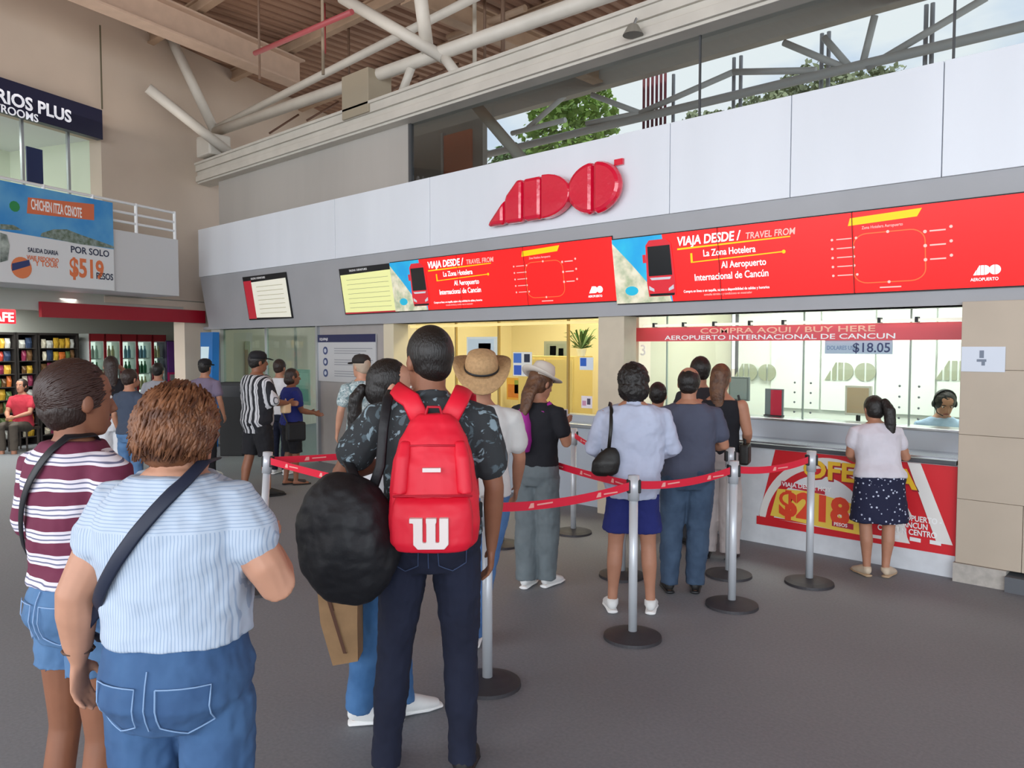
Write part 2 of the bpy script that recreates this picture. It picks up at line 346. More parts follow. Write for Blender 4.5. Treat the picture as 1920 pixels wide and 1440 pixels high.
# ---------------------------------------------------------------- right bay: counter
YC = 6.46; zc = zY(1795, 861, YC); xl = xY(1372, 990, YC) - .05
zr = 1.03
ct = thing('ticket_counter', 'long white ticket counter with steel ledges under the glass', 'counter', ((xl + XP) / 2, YC + .2, 0))
ox = -(xl + XP) / 2
def cb(*a):
    m = MB(Matrix.Translation((ox, -YC - .2, 0)))
    for p, q in a: m.box(p, q)
    return m
cb(((xl, YC + .02, 0), (XP - .01, YC + .42, zc - .05))).build('body', mat('counter_white', '#d9dde2', .4, var=.05, vs=9), ct)
cb(((xl - .9, YC - .03, zc - .05), (XP - .012, YC + .46, zc - .012))).build('worktop', mat('worktop_dark', '#5c6064', .3, .4), ct, bevel=.006)
cb(((xl - .9, YC + .02, zc - .012), (XP - .012, YC + .40, zc))).build('ledge', mat('ledge_steel', '#c9cdd2', .25, .9), ct)
cb(((xl - .9, YC + .40, zc), (XP - .012, YC + .44, zr + .04))).build('upstand', mat('upstand', '#b6bcc4', .35, .3), ct)
cb(((xl - .9, YC + .36, zr + .04), (XP - .012, YC + .62, zr + .06))).build('shelf_rail', M_chrome, ct, bevel=.004)
cb(((xl - .9, YC + .3, 0), (xl, YC + .42, zc - .05))).build('side_panel', MC['counter_white'], ct)
# promotional graphic on the counter front
a = PY(1420, 845, YC); b = PY(1790, 1040, YC); wx = b.x - a.x
gz0 = .17; gz1 = zc - .06; gh = gz1 - gz0
pm = plane_mx((a.x, YC + .017, gz0), (1, 0, 0), (0, 0, 1))
pr = thing('promotion_poster', 'red arched OFERTA promotion poster with $218 price on counter front', 'poster', (a.x, YC, gz0))
pmx = Matrix.Translation(-Vector((a.x, YC, gz0))) @ pm
def flat(name, poly, z, col, parent, mx, th=.0015, emit=0, label=None, **k):
    m = col if not isinstance(col, str) else mat('print_' + col.strip('#') + ('e%d' % int(emit * 10) if emit else ''), col, .5, emit=emit)
    o = MB(mx).prism(poly, z, z + th).build(name, m, parent)
    if label: o['label'] = label
    return o
W_ = wx; H_ = gh
flat('backing', [(0, 0), (W_, 0), (W_, H_), (W_ * .1, H_)], 0, '#d71f2a', pr, pmx)
flat('white_arc', [(W_ * .02, .06 * H_)] + arc(W_ * .40, .0, W_ * .39, 178, 2, 30, H_ * .96)[1:-1] + [(W_ * .80, .06 * H_)], .002, '#e9e6e2', pr, pmx)
flat('red_arc', [(W_ * .05, .1 * H_)] + arc(W_ * .38, .0, W_ * .33, 176, 4, 30, H_ * .82)[1:-1] + [(W_ * .72, .1 * H_)], .004, '#d2202a', pr, pmx)
flat('white_field', [(W_ * .10, .12 * H_)] + arc(W_ * .36, .02, W_ * .26, 172, 8, 24, H_ * .70)[1:-1] + [(W_ * .62, .12 * H_)], .006, '#dfe2e6', pr, pmx)
flat('yellow_field', [(W_ * .08, .14 * H_), (W_ * .56, .06 * H_), (W_ * .56, .42 * H_), (W_ * .30, .52 * H_), (W_ * .12, .50 * H_)], .008, '#f0cc50', pr, pmx)
for k_, (x0, x1) in enumerate(((.60, .66), (.78, .84))):
    flat('white_ray', [(W_ * (x0 + .14), .12 * H_ if k_ else .38 * H_), (W_ * (x1 + .15), .12 * H_ if k_ else .38 * H_), (W_ * x1, H_), (W_ * x0, H_)], .0085, '#e9e6e2', pr, pmx)
flat('red_base', [(0, 0), (W_ * .6, 0), (W_ * .6, .07 * H_), (0, .11 * H_)], .0095, '#cf1c26', pr, pmx)
myel = mat('print_yellow', '#f2c230', .5); mor = mat('print_orange_red', '#e8482a', .5); mmar = mat('print_maroon', '#a8182c', .5)
text('headline', 'OFERTA', .21, (W_ * .26, H_ * .70, .011), myel, pr, pmx, .004, .03, 0, sx=1.15)
text('headline_shadow', 'OFERTA', .21, (W_ * .265, H_ * .685, .009), mmar, pr, pmx, .002, .045, 0, sx=1.15)
flat('subtitle_bar', [(W_ * .14, .54 * H_), (W_ * .38, .50 * H_), (W_ * .38, .57 * H_), (W_ * .14, .61 * H_)], .010, '#c0283c', pr, pmx)
text('subtitle', 'VIAJA DESDE HOY', .052, (W_ * .145, H_ * .545, .013), M_textw, pr, pmx, .002, .02)
text('price', '$218', .29, (W_ * .13, H_ * .18, .012), mor, pr, pmx, .004, .05, 0, sx=1.0)
flat('currency_tag', [(W_ * .42, .13 * H_), (W_ * .53, .12 * H_), (W_ * .53, .19 * H_), (W_ * .42, .20 * H_)], .012, '#b8283c', pr, pmx)
text('currency', 'PESOS', .04, (W_ * .43, H_ * .14, .015), M_textw, pr, pmx, .002, .02)
for s_, yy, xx in (('AEROPUERTO -', .36, .68), ('INTERNACIONAL DE CANCUN', .28, .62), ('CANCUN CENTRO', .20, .66)):
    text('destination_text', s_, .062, (W_ * (xx + .26), H_ * yy - .02, .011), M_textw, pr, pmx, .002, .02, align='RIGHT', sx=.8)
for xx in (.70, .80, .89): flat('white_tag', [(W_ * xx, .10 * H_), (W_ * (xx + .05), .095 * H_), (W_ * (xx + .05), .14 * H_), (W_ * xx, .145 * H_)], .011, '#eeeeee', pr, pmx)
# glass screen with emblems, red header
YW = YC + .50
gl = glass('counter_glass', '#f4f9f5', .01, 1.35)
xw0 = XC2 + .02; w = MB().box((xw0, YW, zr + .05), (XP + .6, YW + .008, 2.6)).build('window_2', gl); struct(w, 'clear glass screen of the white ticket counter')
mul = MB()
for px in (1250, 1506, 1706): mul.box((xY(px, 700, YW) - .006, YW - .006, zr + .05), (xY(px, 700, YW) + .006, YW + .014, 2.6))
mul.build('window_frame', mat('glass_joint', '#8c9a90', .3), w)
bolts = MB()
for px in (1506, 1706):
    for dx in (-.075, .075):
        for zz in (1.15, 1.24, 1.33, 1.42, 1.84, 1.93):
            bolts.ball((xY(px, 700, YW) + dx, YW - .006, zz), (.010, .006, .010), 8, 6)
bolts.build('glass_bolt', mat('bolt', '#6c7474', .3, .8), w)
hd = thing('header_banner', 'translucent red banner with white lettering across top of counter glass', 'banner')
a = PY(1166, 604, YW - .05); b = PY(1795, 640, YW - .05)
za, zb2 = zY(1795, 603, YW - .05), zY(1795, 637, YW - .05)
MB().box((a.x, YW - .05, zb2), (XP + .02, YW - .046, za)).build('panel', mat('header_red', '#d84650', .4), hd)
hm = plane_mx((a.x, YW - .052, zb2), (1, 0, 0), (0, 0, 1)); hw = XP - a.x; hh = za - zb2
text('lettering', 'COMPRA AQUI / BUY HERE', hh * .50, (hw * .28, hh * .53, 0), mat('header_cream', '#f0b8a0', .5), hd, hm, .002, .01, sx=1.9)
text('lettering', 'AEROPUERTO INTERNACIONAL DE CANCUN', hh * .44, (hw * .16, hh * .10, 0), M_textw, hd, hm, .002, .01, sx=1.7)
lt = MB()
rl = thing('light_rail', 'slim white light rail with black clips above the counter glass', 'rail')
MB().box((XC2, YW - .12, za + .005), (XP + .02, YW - .08, za + .03)).build('rail', mat('rail_lit', '#f4efdc', .4, emit=.5), rl)
for px in (1228, 1283, 1340, 1407, 1470, 1650, 1720):
    x = xY(px, 600, YW - .1); MB().box((x - .012, YW - .13, za + .0), (x + .012, YW - .07, za + .045)).build('clip', M_black, rl)
em = mat('frosted_emblem', '#a3a690', .6)
for i, px in enumerate((1376, 1548, 1755)):
    e = thing('emblem_sticker', ('frosted grey ADO emblem on office wall behind the waiting queue', 'frosted grey ADO emblem on office wall above the tilted monitor', 'frosted grey ADO emblem cut by the stone pillar')[i], 'emblem')
    p = PY(px, 712, ROOM_Y - .01)
    ado_mb(plane_mx((p.x, ROOM_Y - .032, p.z), (1, 0, 0), (0, 0, 1)), 0, 0, .185 * 1.12, 0, .01, gap=.11, oc=2.2).build('emblem', em, e)
# glossy back wall panels
bp = MB(); 
for i in range(9): bp.box((XC2 + .35 + i * .62, ROOM_Y - .03, 1.0), (XC2 + .95 + i * .62, ROOM_Y - .012, 2.5))
struct(bp.build('trim_6', mat('back_panel', '#eef3ec', .18, spec=.6), None, bevel=.003))
pr2 = thing('price_sign', 'pale blue $18.05 exchange rate sign on counter glass', 'sign')
a = PY(1547, 638, YW - .02); b = PY(1673, 664, YW - .02)
sm = plane_mx((a.x, YW - .022, b.z), (1, 0, 0), (0, 0, 1)); ww, hh = b.x - a.x, a.z - b.z
MB(sm).box((0, 0, -.01), (ww, hh, 0)).build('board', mat('sign_blue', '#a9bccb', .5), pr2)
text('price', '$18.05', hh * .95, (ww * .98, hh * .14, .001), mat('ink_navy', '#2c3a66', .5), pr2, sm, .001, .012, align='RIGHT')
text('caption', 'DOLARES USD', hh * .42, (ww * .03, hh * .30, .001), mat('ink_soft', '#6c84a8', .5), pr2, sm, .001, .01, sx=.8)
# monitors and office items
t = thing('air_conditioner', 'white wall air conditioner above the heads in the white bay', 'air conditioner'); p = PY(1278, 645, ROOM_Y); q = PY(1345, 668, ROOM_Y)
MB().box((p.x, ROOM_Y - .24, q.z), (q.x, ROOM_Y - .035, p.z)).build('housing', M_whitep, t, bevel=.02); MB().box((p.x + .04, ROOM_Y - .245, q.z + .01), (q.x - .04, ROOM_Y - .23, q.z + .05)).build('vent', mat('ac_vent', '#a9b4a8', .6), t)
t = thing('number_sticker', 'white number 3 sticker on glass right of the beige column', 'sticker'); p = PY(1200, 666, YW - .004)
text('lettering', '3', .16, (0, 0, 0), M_textw, t, plane_mx((p.x, YW - .006, p.z), (1, 0, 0), (0, 0, 1)), .002, .01)
def monitor(px, py0, py1, px1, Y, label, face, rz=0, colour='#d8d0c4'):
    a = PY(px, py0, Y); b = PY(px1, py1, Y); c = ((a.x + b.x) / 2, Y, 0); w_, h_ = abs(b.x - a.x), a.z - b.z
    t = thing('monitor', label, 'monitor', (c[0], Y, .80), rz)
    MB().box((-w_ / 2, -.02, b.z - .80), (w_ / 2, .02, a.z - .80)).build('housing', mat('mon_' + colour.strip('#'), colour, .5), t, bevel=.006)
    MB().box((-w_ / 2 + .02, -.024, b.z - .78), (w_ / 2 - .02, -.019, a.z - .82)).build('back_cover', mat('mcov_' + face.strip('#'), face, .5), t, bevel=.004)
    MB().loft([(0, 0, .012), (0, 0, b.z - .79)], [.02, .02], 8, cap='flat').build('stand', M_black, t)
    MB().box((-.1, -.08, 0), (.1, .08, .015)).build('foot', M_black, t, bevel=.004); return t
struct(MB().box((xw0 + .3, YW + .12, .76), (XP + .6, YW + .95, .80)).box((xw0 + .3, YW + .12, 0), (xw0 + .34, YW + .95, .76)).box((XP + .2, YW + .12, 0), (XP + .24, YW + .95, .76)).build('trim_7', mat('desk_top', '#8b948f', .5)), 'office desk behind the glass')
monitor(1586, 722, 780, 1634, YW + .35, 'tan backed monitor tilted on office desk beside the counter customer', '#c4a585')
monitor(1368, 706, 752, 1405, YW + .55, 'grey monitor behind glass left of the red card stand', '#8a9090', 0, '#6a7070')
t = thing('card_stand', 'red and grey leaflet stand on ledge behind glass', 'stand', (xY(1450, 780, YW + .06), YW + .07, zr + .06))
MB().box((-.09, 0, 0), (.09, .015, .26)).build('back_board', mat('grey_card', '#7c7f86', .5), t); MB().box((-.03, -.008, 0), (.075, -.001, .25)).build('leaflet', mat('leaf_red', '#d82848', .5), t); MB().box((-.09, -.03, 0), (.09, .03, .012)).build('foot', M_black, t)
t = thing('keyboard', 'dark keyboard tray behind the glass', 'keyboard', (xY(1530, 790, YW + .25), YW + .26, .80))
kb = MB().box((-.22, -.07, 0), (.22, .07, .02))
for i in range(12):
    for j in range(4): kb.box((-.21 + i * .035, -.062 + j * .032, .02), (-.182 + i * .035, -.036 + j * .032, .028))
kb.build('keys', M_black, t)
# ---------------------------------------------------------------- left (yellow) bay
YY = YL + .12
gly = glass('yellow_bay_glass', '#faf7e8', .01, 1.3)
w = MB().box((XD2, YY + .3, .98), (XC, YY + .308, ZL + .5)).build('window_3', gly); struct(w, 'glass screen of the yellow ticket bay')
fr = MB()
for px in (855, 935, 1065): 
    x = xY(px, 680, YY + .3); fr.box((x - .012, YY + .29, .98), (x + .012, YY + .32, ZL + .5))
fr.build('window_frame', mat('brass_frame', '#b79a5c', .4, .4), w)
t = thing('service_counter', 'grey service counter under the yellow ticket window', 'counter', ((XD2 + XC) / 2, YY + .15, 0)); hx = (XC - XD2) / 2 - .01
MB().box((-hx, -.02, 0), (hx, .3, .86)).build('body', mat('counter_bluegrey', '#aeb6c0', .45), t)
MB().box((-hx, -.08, .86), (hx, .34, .90)).build('worktop', M_chrome, t, bevel=.006); MB().box((-hx, .12, .90), (hx, .3, .98)).build('upstand', MC['upstand'], t)
t = thing('light_rail', 'yellow lit rail above the yellow ticket window', 'rail')
MB().box((XD2, YY + .2, ZL - .055), (XC - .01, YY + .24, ZL - .02)).build('rail', mat('rail_yellow', '#f6e098', .4, emit=.7), t)
def poster(px, py, px1, py1, Y, label, bands, base='#e8e8e0', cat='poster', name='wall_poster'):
    a = PY(px, py, Y); b = PY(px1, py1, Y); w_, h_ = b.x - a.x, a.z - b.z
    t = thing(name, label, cat, (a.x, Y, b.z)); MB().box((0, 0, 0), (w_, .006, h_)).build('sheet', mat('sheet_' + base.strip('#'), base, .5), t)
    for (x0, y0, x1, y1, c) in bands: MB().box((w_ * x0, -.002, h_ * y0), (w_ * x1, 0, h_ * y1)).build('print_block', mat('pb_' + c.strip('#'), c, .5), t)
    return t
YP = YY + .27
poster(962, 660, 997, 706, YP, 'four panel blue and white notice on yellow window above white hat', [(.03, .55, .45, .95, '#4a78c8'), (.6, .58, .9, .92, '#2a3040'), (.05, .05, .45, .45, '#3a60c0'), (.55, .08, .95, .4, '#c8d4e8')])
poster(1087, 670, 1112, 694, YP, 'small blue and white card on glass beside the beige column', [(.05, .3, .5, .95, '#2860c0')], '#dce6f0')
poster(1090, 742, 1110, 766, YP, 'small white card with pink face beside the beige column', [(.1, .2, .45, .6, '#c890b0'), (.55, .3, .85, .8, '#504860')], '#e8e0e8')
poster(875, 632, 932, 672, YP, 'pale blue and cream map poster above the straw hat', [(.05, .1, .9, .9, '#c8d8e0'), (.4, .3, .8, .7, '#a8c0d8')], '#dde4e0')
poster(727, 650, 754, 676, YP, 'small dark blue plaque on yellow wall beside the crew cut head', [(.1, .2, .9, .8, '#3a68a0')], '#30507c')
poster(950, 708, 1000, 752, ROOM_Y - .3, 'orange and green picture low on the yellow wall', [(.05, .1, .9, .7, '#c87838'), (.3, .3, .95, .9, '#8a9a50')], '#d8a850')
poster(1020, 640, 1066, 684, ROOM_Y - .3, 'grey and white photograph panel behind yellow window', [(.1, .1, .9, .9, '#8c9690'), (.25, .4, .5, .8, '#e8ecec'), (.6, .2, .8, .7, '#3a4640')], '#9aa098')
t = thing('office_cabinet', 'tall yellow wooden cabinet inside the yellow ticket room', 'cabinet', (xY(1040, 740, 8.2), 8.2, 0))
MB().box((-.5, -.2, 0), (.5, .2, 1.62)).build('body', mat('cab_yellow', '#e4cf90', .5), t); MB().box((-.48, -.215, .1), (-.01, -.2, 1.58)).build('door', mat('cab_door', '#e8d49a', .5), t); MB().box((.01, -.215, .1), (.48, -.2, 1.58)).build('door', MC['cab_door'], t)
t = thing('potted_plant', 'leafy green plant standing on the yellow cabinet', 'plant', (xY(1090, 680, 8.2), 8.2, 1.62))
MB().loft([(0, 0, 0), (0, 0, .1)], [.05, .07], 12, cap='flat').build('pot', M_whitep, t)
lf = MB()
for i in range(60):
    a_ = R.uniform(0, 6.28); r_ = R.uniform(.06, .2); z_ = R.uniform(.12, .36); p = Vector((r_ * math.cos(a_), r_ * math.sin(a_), z_)); q = p + Vector((.05 * math.cos(a_), .05 * math.sin(a_), R.uniform(-.03, .05)))
    s_ = Vector((-math.sin(a_), math.cos(a_), .3)) * .018; lf.add([Vector((0, 0, .1)), p - s_, q, p + s_], [(0, 1, 2, 3)])
lf.build('leaves', mat('leaf', '#4c7038', .6), t)
# ---------------------------------------------------------------- information board and lounge doors
a = PY(597, 628, YL + .06); b = PY(706, 720, YL + .06); w_, h_ = b.x - a.x, a.z - b.z
ib = thing('information_board', 'grey information board with navy header and three round icons', 'sign', (a.x, YL + .07, b.z))
MB().box((0, -.02, 0), (w_, 0, h_)).build('board', mat('board_grey', '#c3c4c6', .45), ib)
MB().box((0, -.026, h_ * .84), (w_, -.02, h_)).build('header', mat('navy', '#1d2450', .4), ib)
ibm = plane_mx((0, -.021, 0), (1, 0, 0), (0, 0, 1))
text('header_text', 'EQUIPAJE', h_ * .075, (w_ * .04, h_ * .88, .006), M_textw, ib, ibm, .001, .01)
for zz in (.66, .42, .18):
    MB(ibm).prism(arc(w_ * .14, h_ * zz, h_ * .085, 0, 345, 22), 0, .004).build('icon', mat('icon_navy', '#3a4a78', .4), ib)
    MB(ibm).prism(arc(w_ * .14, h_ * zz, h_ * .045, 0, 330, 10), .004, .006).build('icon_mark', mat('icon_pale', '#c3c8d4', .4), ib)
    tl = MB(ibm)
    for q in range(3): tl.box((w_ * .3, h_ * (zz + .04 - q * .05), 0), (w_ * (.95 - .1 * q), h_ * (zz + .055 - q * .05), .002))
    tl.build('text_lines', mat('ink_mid', '#8d8f96', .5), ib)
gld = glass('lounge_glass', '#e4efea', .02, 1.45)
d_ = MB().box((xY(500, 700, YL + .1), YL + .1, .02), (XI - .05, YL + .108, ZL + .01)).build('door_1', gld); struct(d_, 'glass door of the lounge office')
xdl = xY(500, 700, YL + .1)
MB().box((xdl - .03, YL + .09, 0), (xdl + .03, YL + .13, ZL + .01)).build('door_frame', M_alu, d_)
w = MB().box((xY(420, 700, YL + .1), YL + .1, .8), (xdl - .03, YL + .108, ZL + .01)).build('window_4', gld); struct(w)
xo = xY(420, 700, YL + .1)
struct(MB().box((xo, YL + .08, 0), (xdl - .03, YL + .14, .8)).build('wall_sill', M_grey))
struct(MB().box((X0, YL + .04, 0), (xo, YL + .14, ZL + .01)).build('wall_corner', mat('corner_grey', '#b5b1aa', .6)))
t = poster(618, 688, 632, 715, YL + .09, 'white paper taped on the lounge glass door', [], '#e4ecec')
t = poster(548, 692, 582, 760, YL + .5, 'pale green poster inside lounge door above the blue shirt', [(.1, .1, .9, .45, '#8ab8b4'), (.1, .55, .9, .9, '#c8dcd4')], '#b4ccc4')
t = poster(432, 640, 470, 720, YL + 1.2, 'warm lit picture panel inside the lounge window', [(.1, .1, .5, .9, '#e8dca0'), (.55, .2, .9, .8, '#c8a880')], '#dcd8b8')
# ---------------------------------------------------------------- ADO sign
sg = thing('emblem_sign', 'large glossy red ADO emblem sign on the white fascia', 'sign')
a = PY(913, 424, YF - .1); b = PY(1168, 300, YF - .1); Ws = b.x - a.x
smx = plane_mx((a.x, YF - .005, PY(913, 424, YF - .1).z - .01), (1, 0, 0), (0, 0, 1))
zt = PY(1060, 318, YF - .1).z - PY(913, 424, YF - .1).z; k_ = zt * 1.0
rd = mat('sign_red', '#e0103a', .08, coat=1, bump=1, bs=4)
A = PY(1068, 350, YF - .1).x - a.x
sc_ = A / 1.5
def tr(p): return (p[0] * sc_, p[1] * k_ )
for nm, p in zip(('letter_slice',) * 6, ado(gap=.015, o_r=.5)):
    q = [tr(c) for c in p]
    if p in ado(gap=.015, o_r=.5)[4:]: 
        oc = PY(1113, 350, YF - .1); ox_ = oc.x - a.x; r_ = PY(1163, 350, YF - .1).x - oc.x; oz = oc.z - PY(913, 424, YF - .1).z
        rz_ = (PY(1113, 301, YF - .1).z - PY(1113, 400, YF - .1).z) / 2; left = p == ado(gap=.015, o_r=.5)[4]
        q = arc(ox_ - (.006 if left else -.006), oz, r_, 90 if left else -90, 270 if left else 90, 18, rz_)
    MB(smx).prism(q, .02, .13).build(nm, rd, sg, bevel=.045)
o = PY(1157, 303, YF - .05); MB().box((o.x - .05, YF - .03, o.z - .03), (o.x + .05, YF - .002, o.z + .03)).build('registered_mark', rd, sg)
# ---------------------------------------------------------------- screens on the leaning band
def video_wall(pxa, pya_top, pya_bot, pxb, seams, label, name='video_wall'):
    a = BD(pxa, pya_bot); mxw = plane_mx((a.x, a.y, a.z), (1, 0, 0), BU); mxw = Matrix.Translation(BN * .012) @ mxw
    ins = lambda px, py: (lambda v: (v[0], v[1]))((mxw.inverted() @ hit(px, py, a, BN)))
    W = ins(pxb, (pya_top + pya_bot) / 2)[0]
    t = thing(name, label, 'screen')
    return t, mxw, ins, W
def run_advert(t, mx, x0, x1, h, full=True):
    w = x1 - x0; L = lambda u: x0 + u * w
    E_ = .9
    flat('red_picture', [(L(0), .01), (L(1), .01), (L(1), h - .01), (L(0), h - .01)], .012, mat('screen_red', '#f01818', .35, emit=.75), t, mx)
    flat('sea_picture', [(L(0), .01), (L(.185), .01), (L(.165), h - .01), (L(0), h - .01)], .0135, mat('screen_sea', '#1890c8', .35, emit=.6, col2='#30b8d0', vs=3), t, mx)
    flat('beach_picture', [(L(0), .01), (L(.182), .01), (L(.178), h * .10), (L(.11), h * .3), (L(.06), h * .6), (L(0), h * .93)], .015, mat('screen_sand', '#e8e0c8', .35, emit=.35, col2='#7c9a70', vs=9), t, mx)
    flat('pool_picture', arc(L(.055), h * .2, w * .022, 0, 340, 14, h * .07), .0165, mat('screen_pool', '#20a8c8', .35, emit=.5), t, mx)
    bx = L(.152); bw = w * .040
    flat('bus_body', [(bx - bw, h * .10), (bx + bw * 1.1, h * .10), (bx + bw * 1.15, h * .3), (bx + bw, h * .85), (bx + bw * .6, h * .92), (bx - bw * .7, h * .92), (bx - bw, h * .85), (bx - bw * 1.1, h * .3)], .018, mat('bus_red', '#c82430', .35, emit=.5), t, mx)
    flat('bus_windscreen', [(bx - bw * .9, h * .40), (bx + bw * .95, h * .40), (bx + bw * .9, h * .83), (bx - bw * .85, h * .83)], .0195, mat('bus_dark', '#15181c', .25), t, mx)
    flat('bus_chrome', [(bx - bw * .7, h * .34), (bx + bw * .75, h * .34), (bx + bw * .85, h * .375), (bx - bw * .85, h * .375)], .0195, mat('bus_chrome', '#c8c8d0', .3, emit=.3), t, mx)
    flat('bus_headlight', [(bx - bw * .95, h * .20), (bx - bw * .55, h * .17), (bx - bw * .55, h * .21), (bx - bw * .95, h * .26)], .0195, MC['bus_chrome'], t, mx); flat('bus_headlight', [(bx + bw * .6, h * .17), (bx + bw * 1.0, h * .20), (bx + bw * 1.0, h * .26), (bx + bw * .6, h * .21)], .0195, MC['bus_chrome'], t, mx); flat('bus_bumper', [(bx - bw * .9, h * .105), (bx + bw, h * .105), (bx + bw * 1.05, h * .14), (bx - bw * .95, h * .14)], .0195, MC['bus_dark'], t, mx)
    flat('bus_mirror', [(bx - bw * 1.3, h * .6), (bx - bw * 1.05, h * .6), (bx - bw * 1.05, h * .72), (bx - bw * 1.3, h * .72)], .0195, MC['bus_red'], t, mx)
    tw = mat('screen_white', '#ffffff', .4, emit=.8); ty = mat('screen_yellow', '#ffb400', .4, emit=.75); tp = mat('screen_pink', '#ffb0a8', .4, emit=.6)
    z = .0142
    text('headline', 'VIAJA DESDE /', h * .175, (L(.21), h * .80, z), tw, t, mx, .002, .02, .15, sx=w / h * .165)
    text('headline_english', 'TRAVEL FROM', h * .12, (L(.405), h * .80, z), tp, t, mx, .002, .01, .15, sx=w / h * .165)
    flat('underline', [(L(.21), h * .74), (L(.52), h * .77), (L(.52), h * .785), (L(.21), h * .765)], z, ty, t, mx)
    text('route_text', 'La Zona Hotelera', h * .13, (L(.285), h * .62, z), tw, t, mx, .002, .008, sx=w / h * .155)
    flat('route_arrow', [(L(.252), h * .545), (L(.50), h * .585), (L(.50), h * .60), (L(.252), h * .56)], z, ty, t, mx); flat('route_stub', [(L(.248), h * .545), (L(.254), h * .545), (L(.254), h * .68), (L(.248), h * .68)], z, ty, t, mx)
    flat('route_dot', arc(L(.502), h * .592, h * .025, 0, 330, 10), z, ty, t, mx)
    text('route_text', 'Al Aeropuerto', h * .13, (L(.335), h * .44, z), tw, t, mx, .002, .008, sx=w / h * .155)
    text('route_text', 'Internacional de Cancún', h * .135, (L(.255), h * .29, z), tw, t, mx, .002, .008, sx=w / h * .155)
    text('small_print', 'Compra en línea o en taquilla, sujeto a disponibilidad de salidas y horarios', h * .052, (L(.22), h * .13, z), tw, t, mx, .001, .004, sx=w / h * .155)
    text('small_print', 'consulta términos y condiciones en mostrador', h * .046, (L(.28), h * .075, z), tp, t, mx, .001, .004, sx=w / h * .155)
    flat('yellow_title_bar', [(L(.655), h * .83), (L(.80), h * .86), (L(.81), h * .95), (L(.66), h * .92)], z, ty, t, mx)
    text('map_subtitle', 'Zona Hotelera Aeropuerto', h * .05, (L(.685), h * .775, z), tp, t, mx, .001, .004, sx=w / h * .155)
    ring = MB(mx); pts = arc(L(.71), h * .6, w * .035, 90, 180, 6, h * .13)[::-1]
    path = arc(L(.785), h * .58, w * .03, 90, 0, 6, h * .14) + arc(L(.785), h * .26, w * .03, 0, -90, 6, h * .13) + arc(L(.695), h * .26, w * .03, -90, -180, 6, h * .13) + arc(L(.695), h * .58, w * .03, 180, 90, 6, h * .14)
    path.append(path[0])
    for (ax, ay), (bx_, by) in zip(path, path[1:]):
        d = Vector((bx_ - ax, by - ay)); 
        if d.length < 1e-5: continue
        n_ = Vector((-d.y, d.x)).normalized() * .004; ring.prism([(ax - n_.x, ay - n_.y), (bx_ - n_.x, by - n_.y), (bx_ + n_.x, by + n_.y), (ax + n_.x, ay + n_.y)], z, z + .001)
    ring.build('route_loop', mat('screen_orange', '#ff6030', .4, emit=.7), t)
    stops = MB(mx)
    for i in range(5):
        y = h * (.24 + .11 * i); stops.prism(arc(L(.672 - .006 * (i in (1, 2, 3))), y, h * .016, 0, 315, 7), z, z + .0015); stops.box((L(.628), y - h * .006, z), (L(.662), y + h * .006, z + .001)); stops.prism(arc(L(.618), y, h * .016, 0, 315, 7), z, z + .0015)
    for i in range(3):
        y = h * (.36 + .16 * i); stops.prism(arc(L(.815), y, h * .02, 0, 315, 7), z, z + .0015); stops.box((L(.824), y - h * .006, z), (L(.855), y + h * .01, z + .001)); stops.prism(arc(L(.865), y + h * .03, h * .018, 0, 315, 7), z, z + .0015)
    for y in (.13, .72): stops.prism(arc(L(.74), h * y, h * .018, 0, 315, 7), z, z + .0015)
    stops.box((L(.72), h * .06, z), (L(.765), h * .075, z + .001))
    stops.build('route_stops', tp, t)
    ado_mb(mx, L(.905), h * .15, h * .105, z, z + .002, gap=.06).build('emblem', tw, t)
    text('emblem_caption', 'AEROPUERTO', h * .05, (L(.90), h * .085, z), tw, t, mx, .001, .004, sx=w / h * .16)
# strip B, right
ta, mxa, insa, _ = video_wall(1160, 447, 571, 1920, [], 'wide right red video wall advertising the airport bus above white counter')
h = insa(1160, 447)[1]
xs = {p: insa(p, 500)[0] for p in (1160, 1352, 1603)}
pw_ = xs[1603] - xs[1352]; xe = xs[1603] + pw_ * 1.55
for a_, b_ in ((xs[1352] - pw_, xs[1352]), (xs[1352], xs[1603]), (xs[1603], xs[1603] + pw_), (xs[1603] + pw_, xs[1603] + 2 * pw_)):
    a_ = max(a_, 0); b_ = min(b_, xe); MB(mxa).box((a_ + .003, 0, -.01), (b_ - .003, h, .011)).build('display_panel', M_black, ta)
run_advert(ta, mxa, 0, xs[1603] + (insa(1920, 450)[0] - xs[1603]) * 1.02, h)
flat('red_picture', [(insa(1918, 450)[0], .01), (xe - .005, .01), (xe - .005, h - .01), (insa(1918, 450)[0], h - .01)], .0119, MC['screen_red'], ta, mxa)
for x in (xs[1352], xs[1603], xs[1603] + pw_): flat('seam', [(x - .003, 0), (x + .003, 0), (x + .003, h), (x - .003, h)], .021, M_black, ta, mxa)
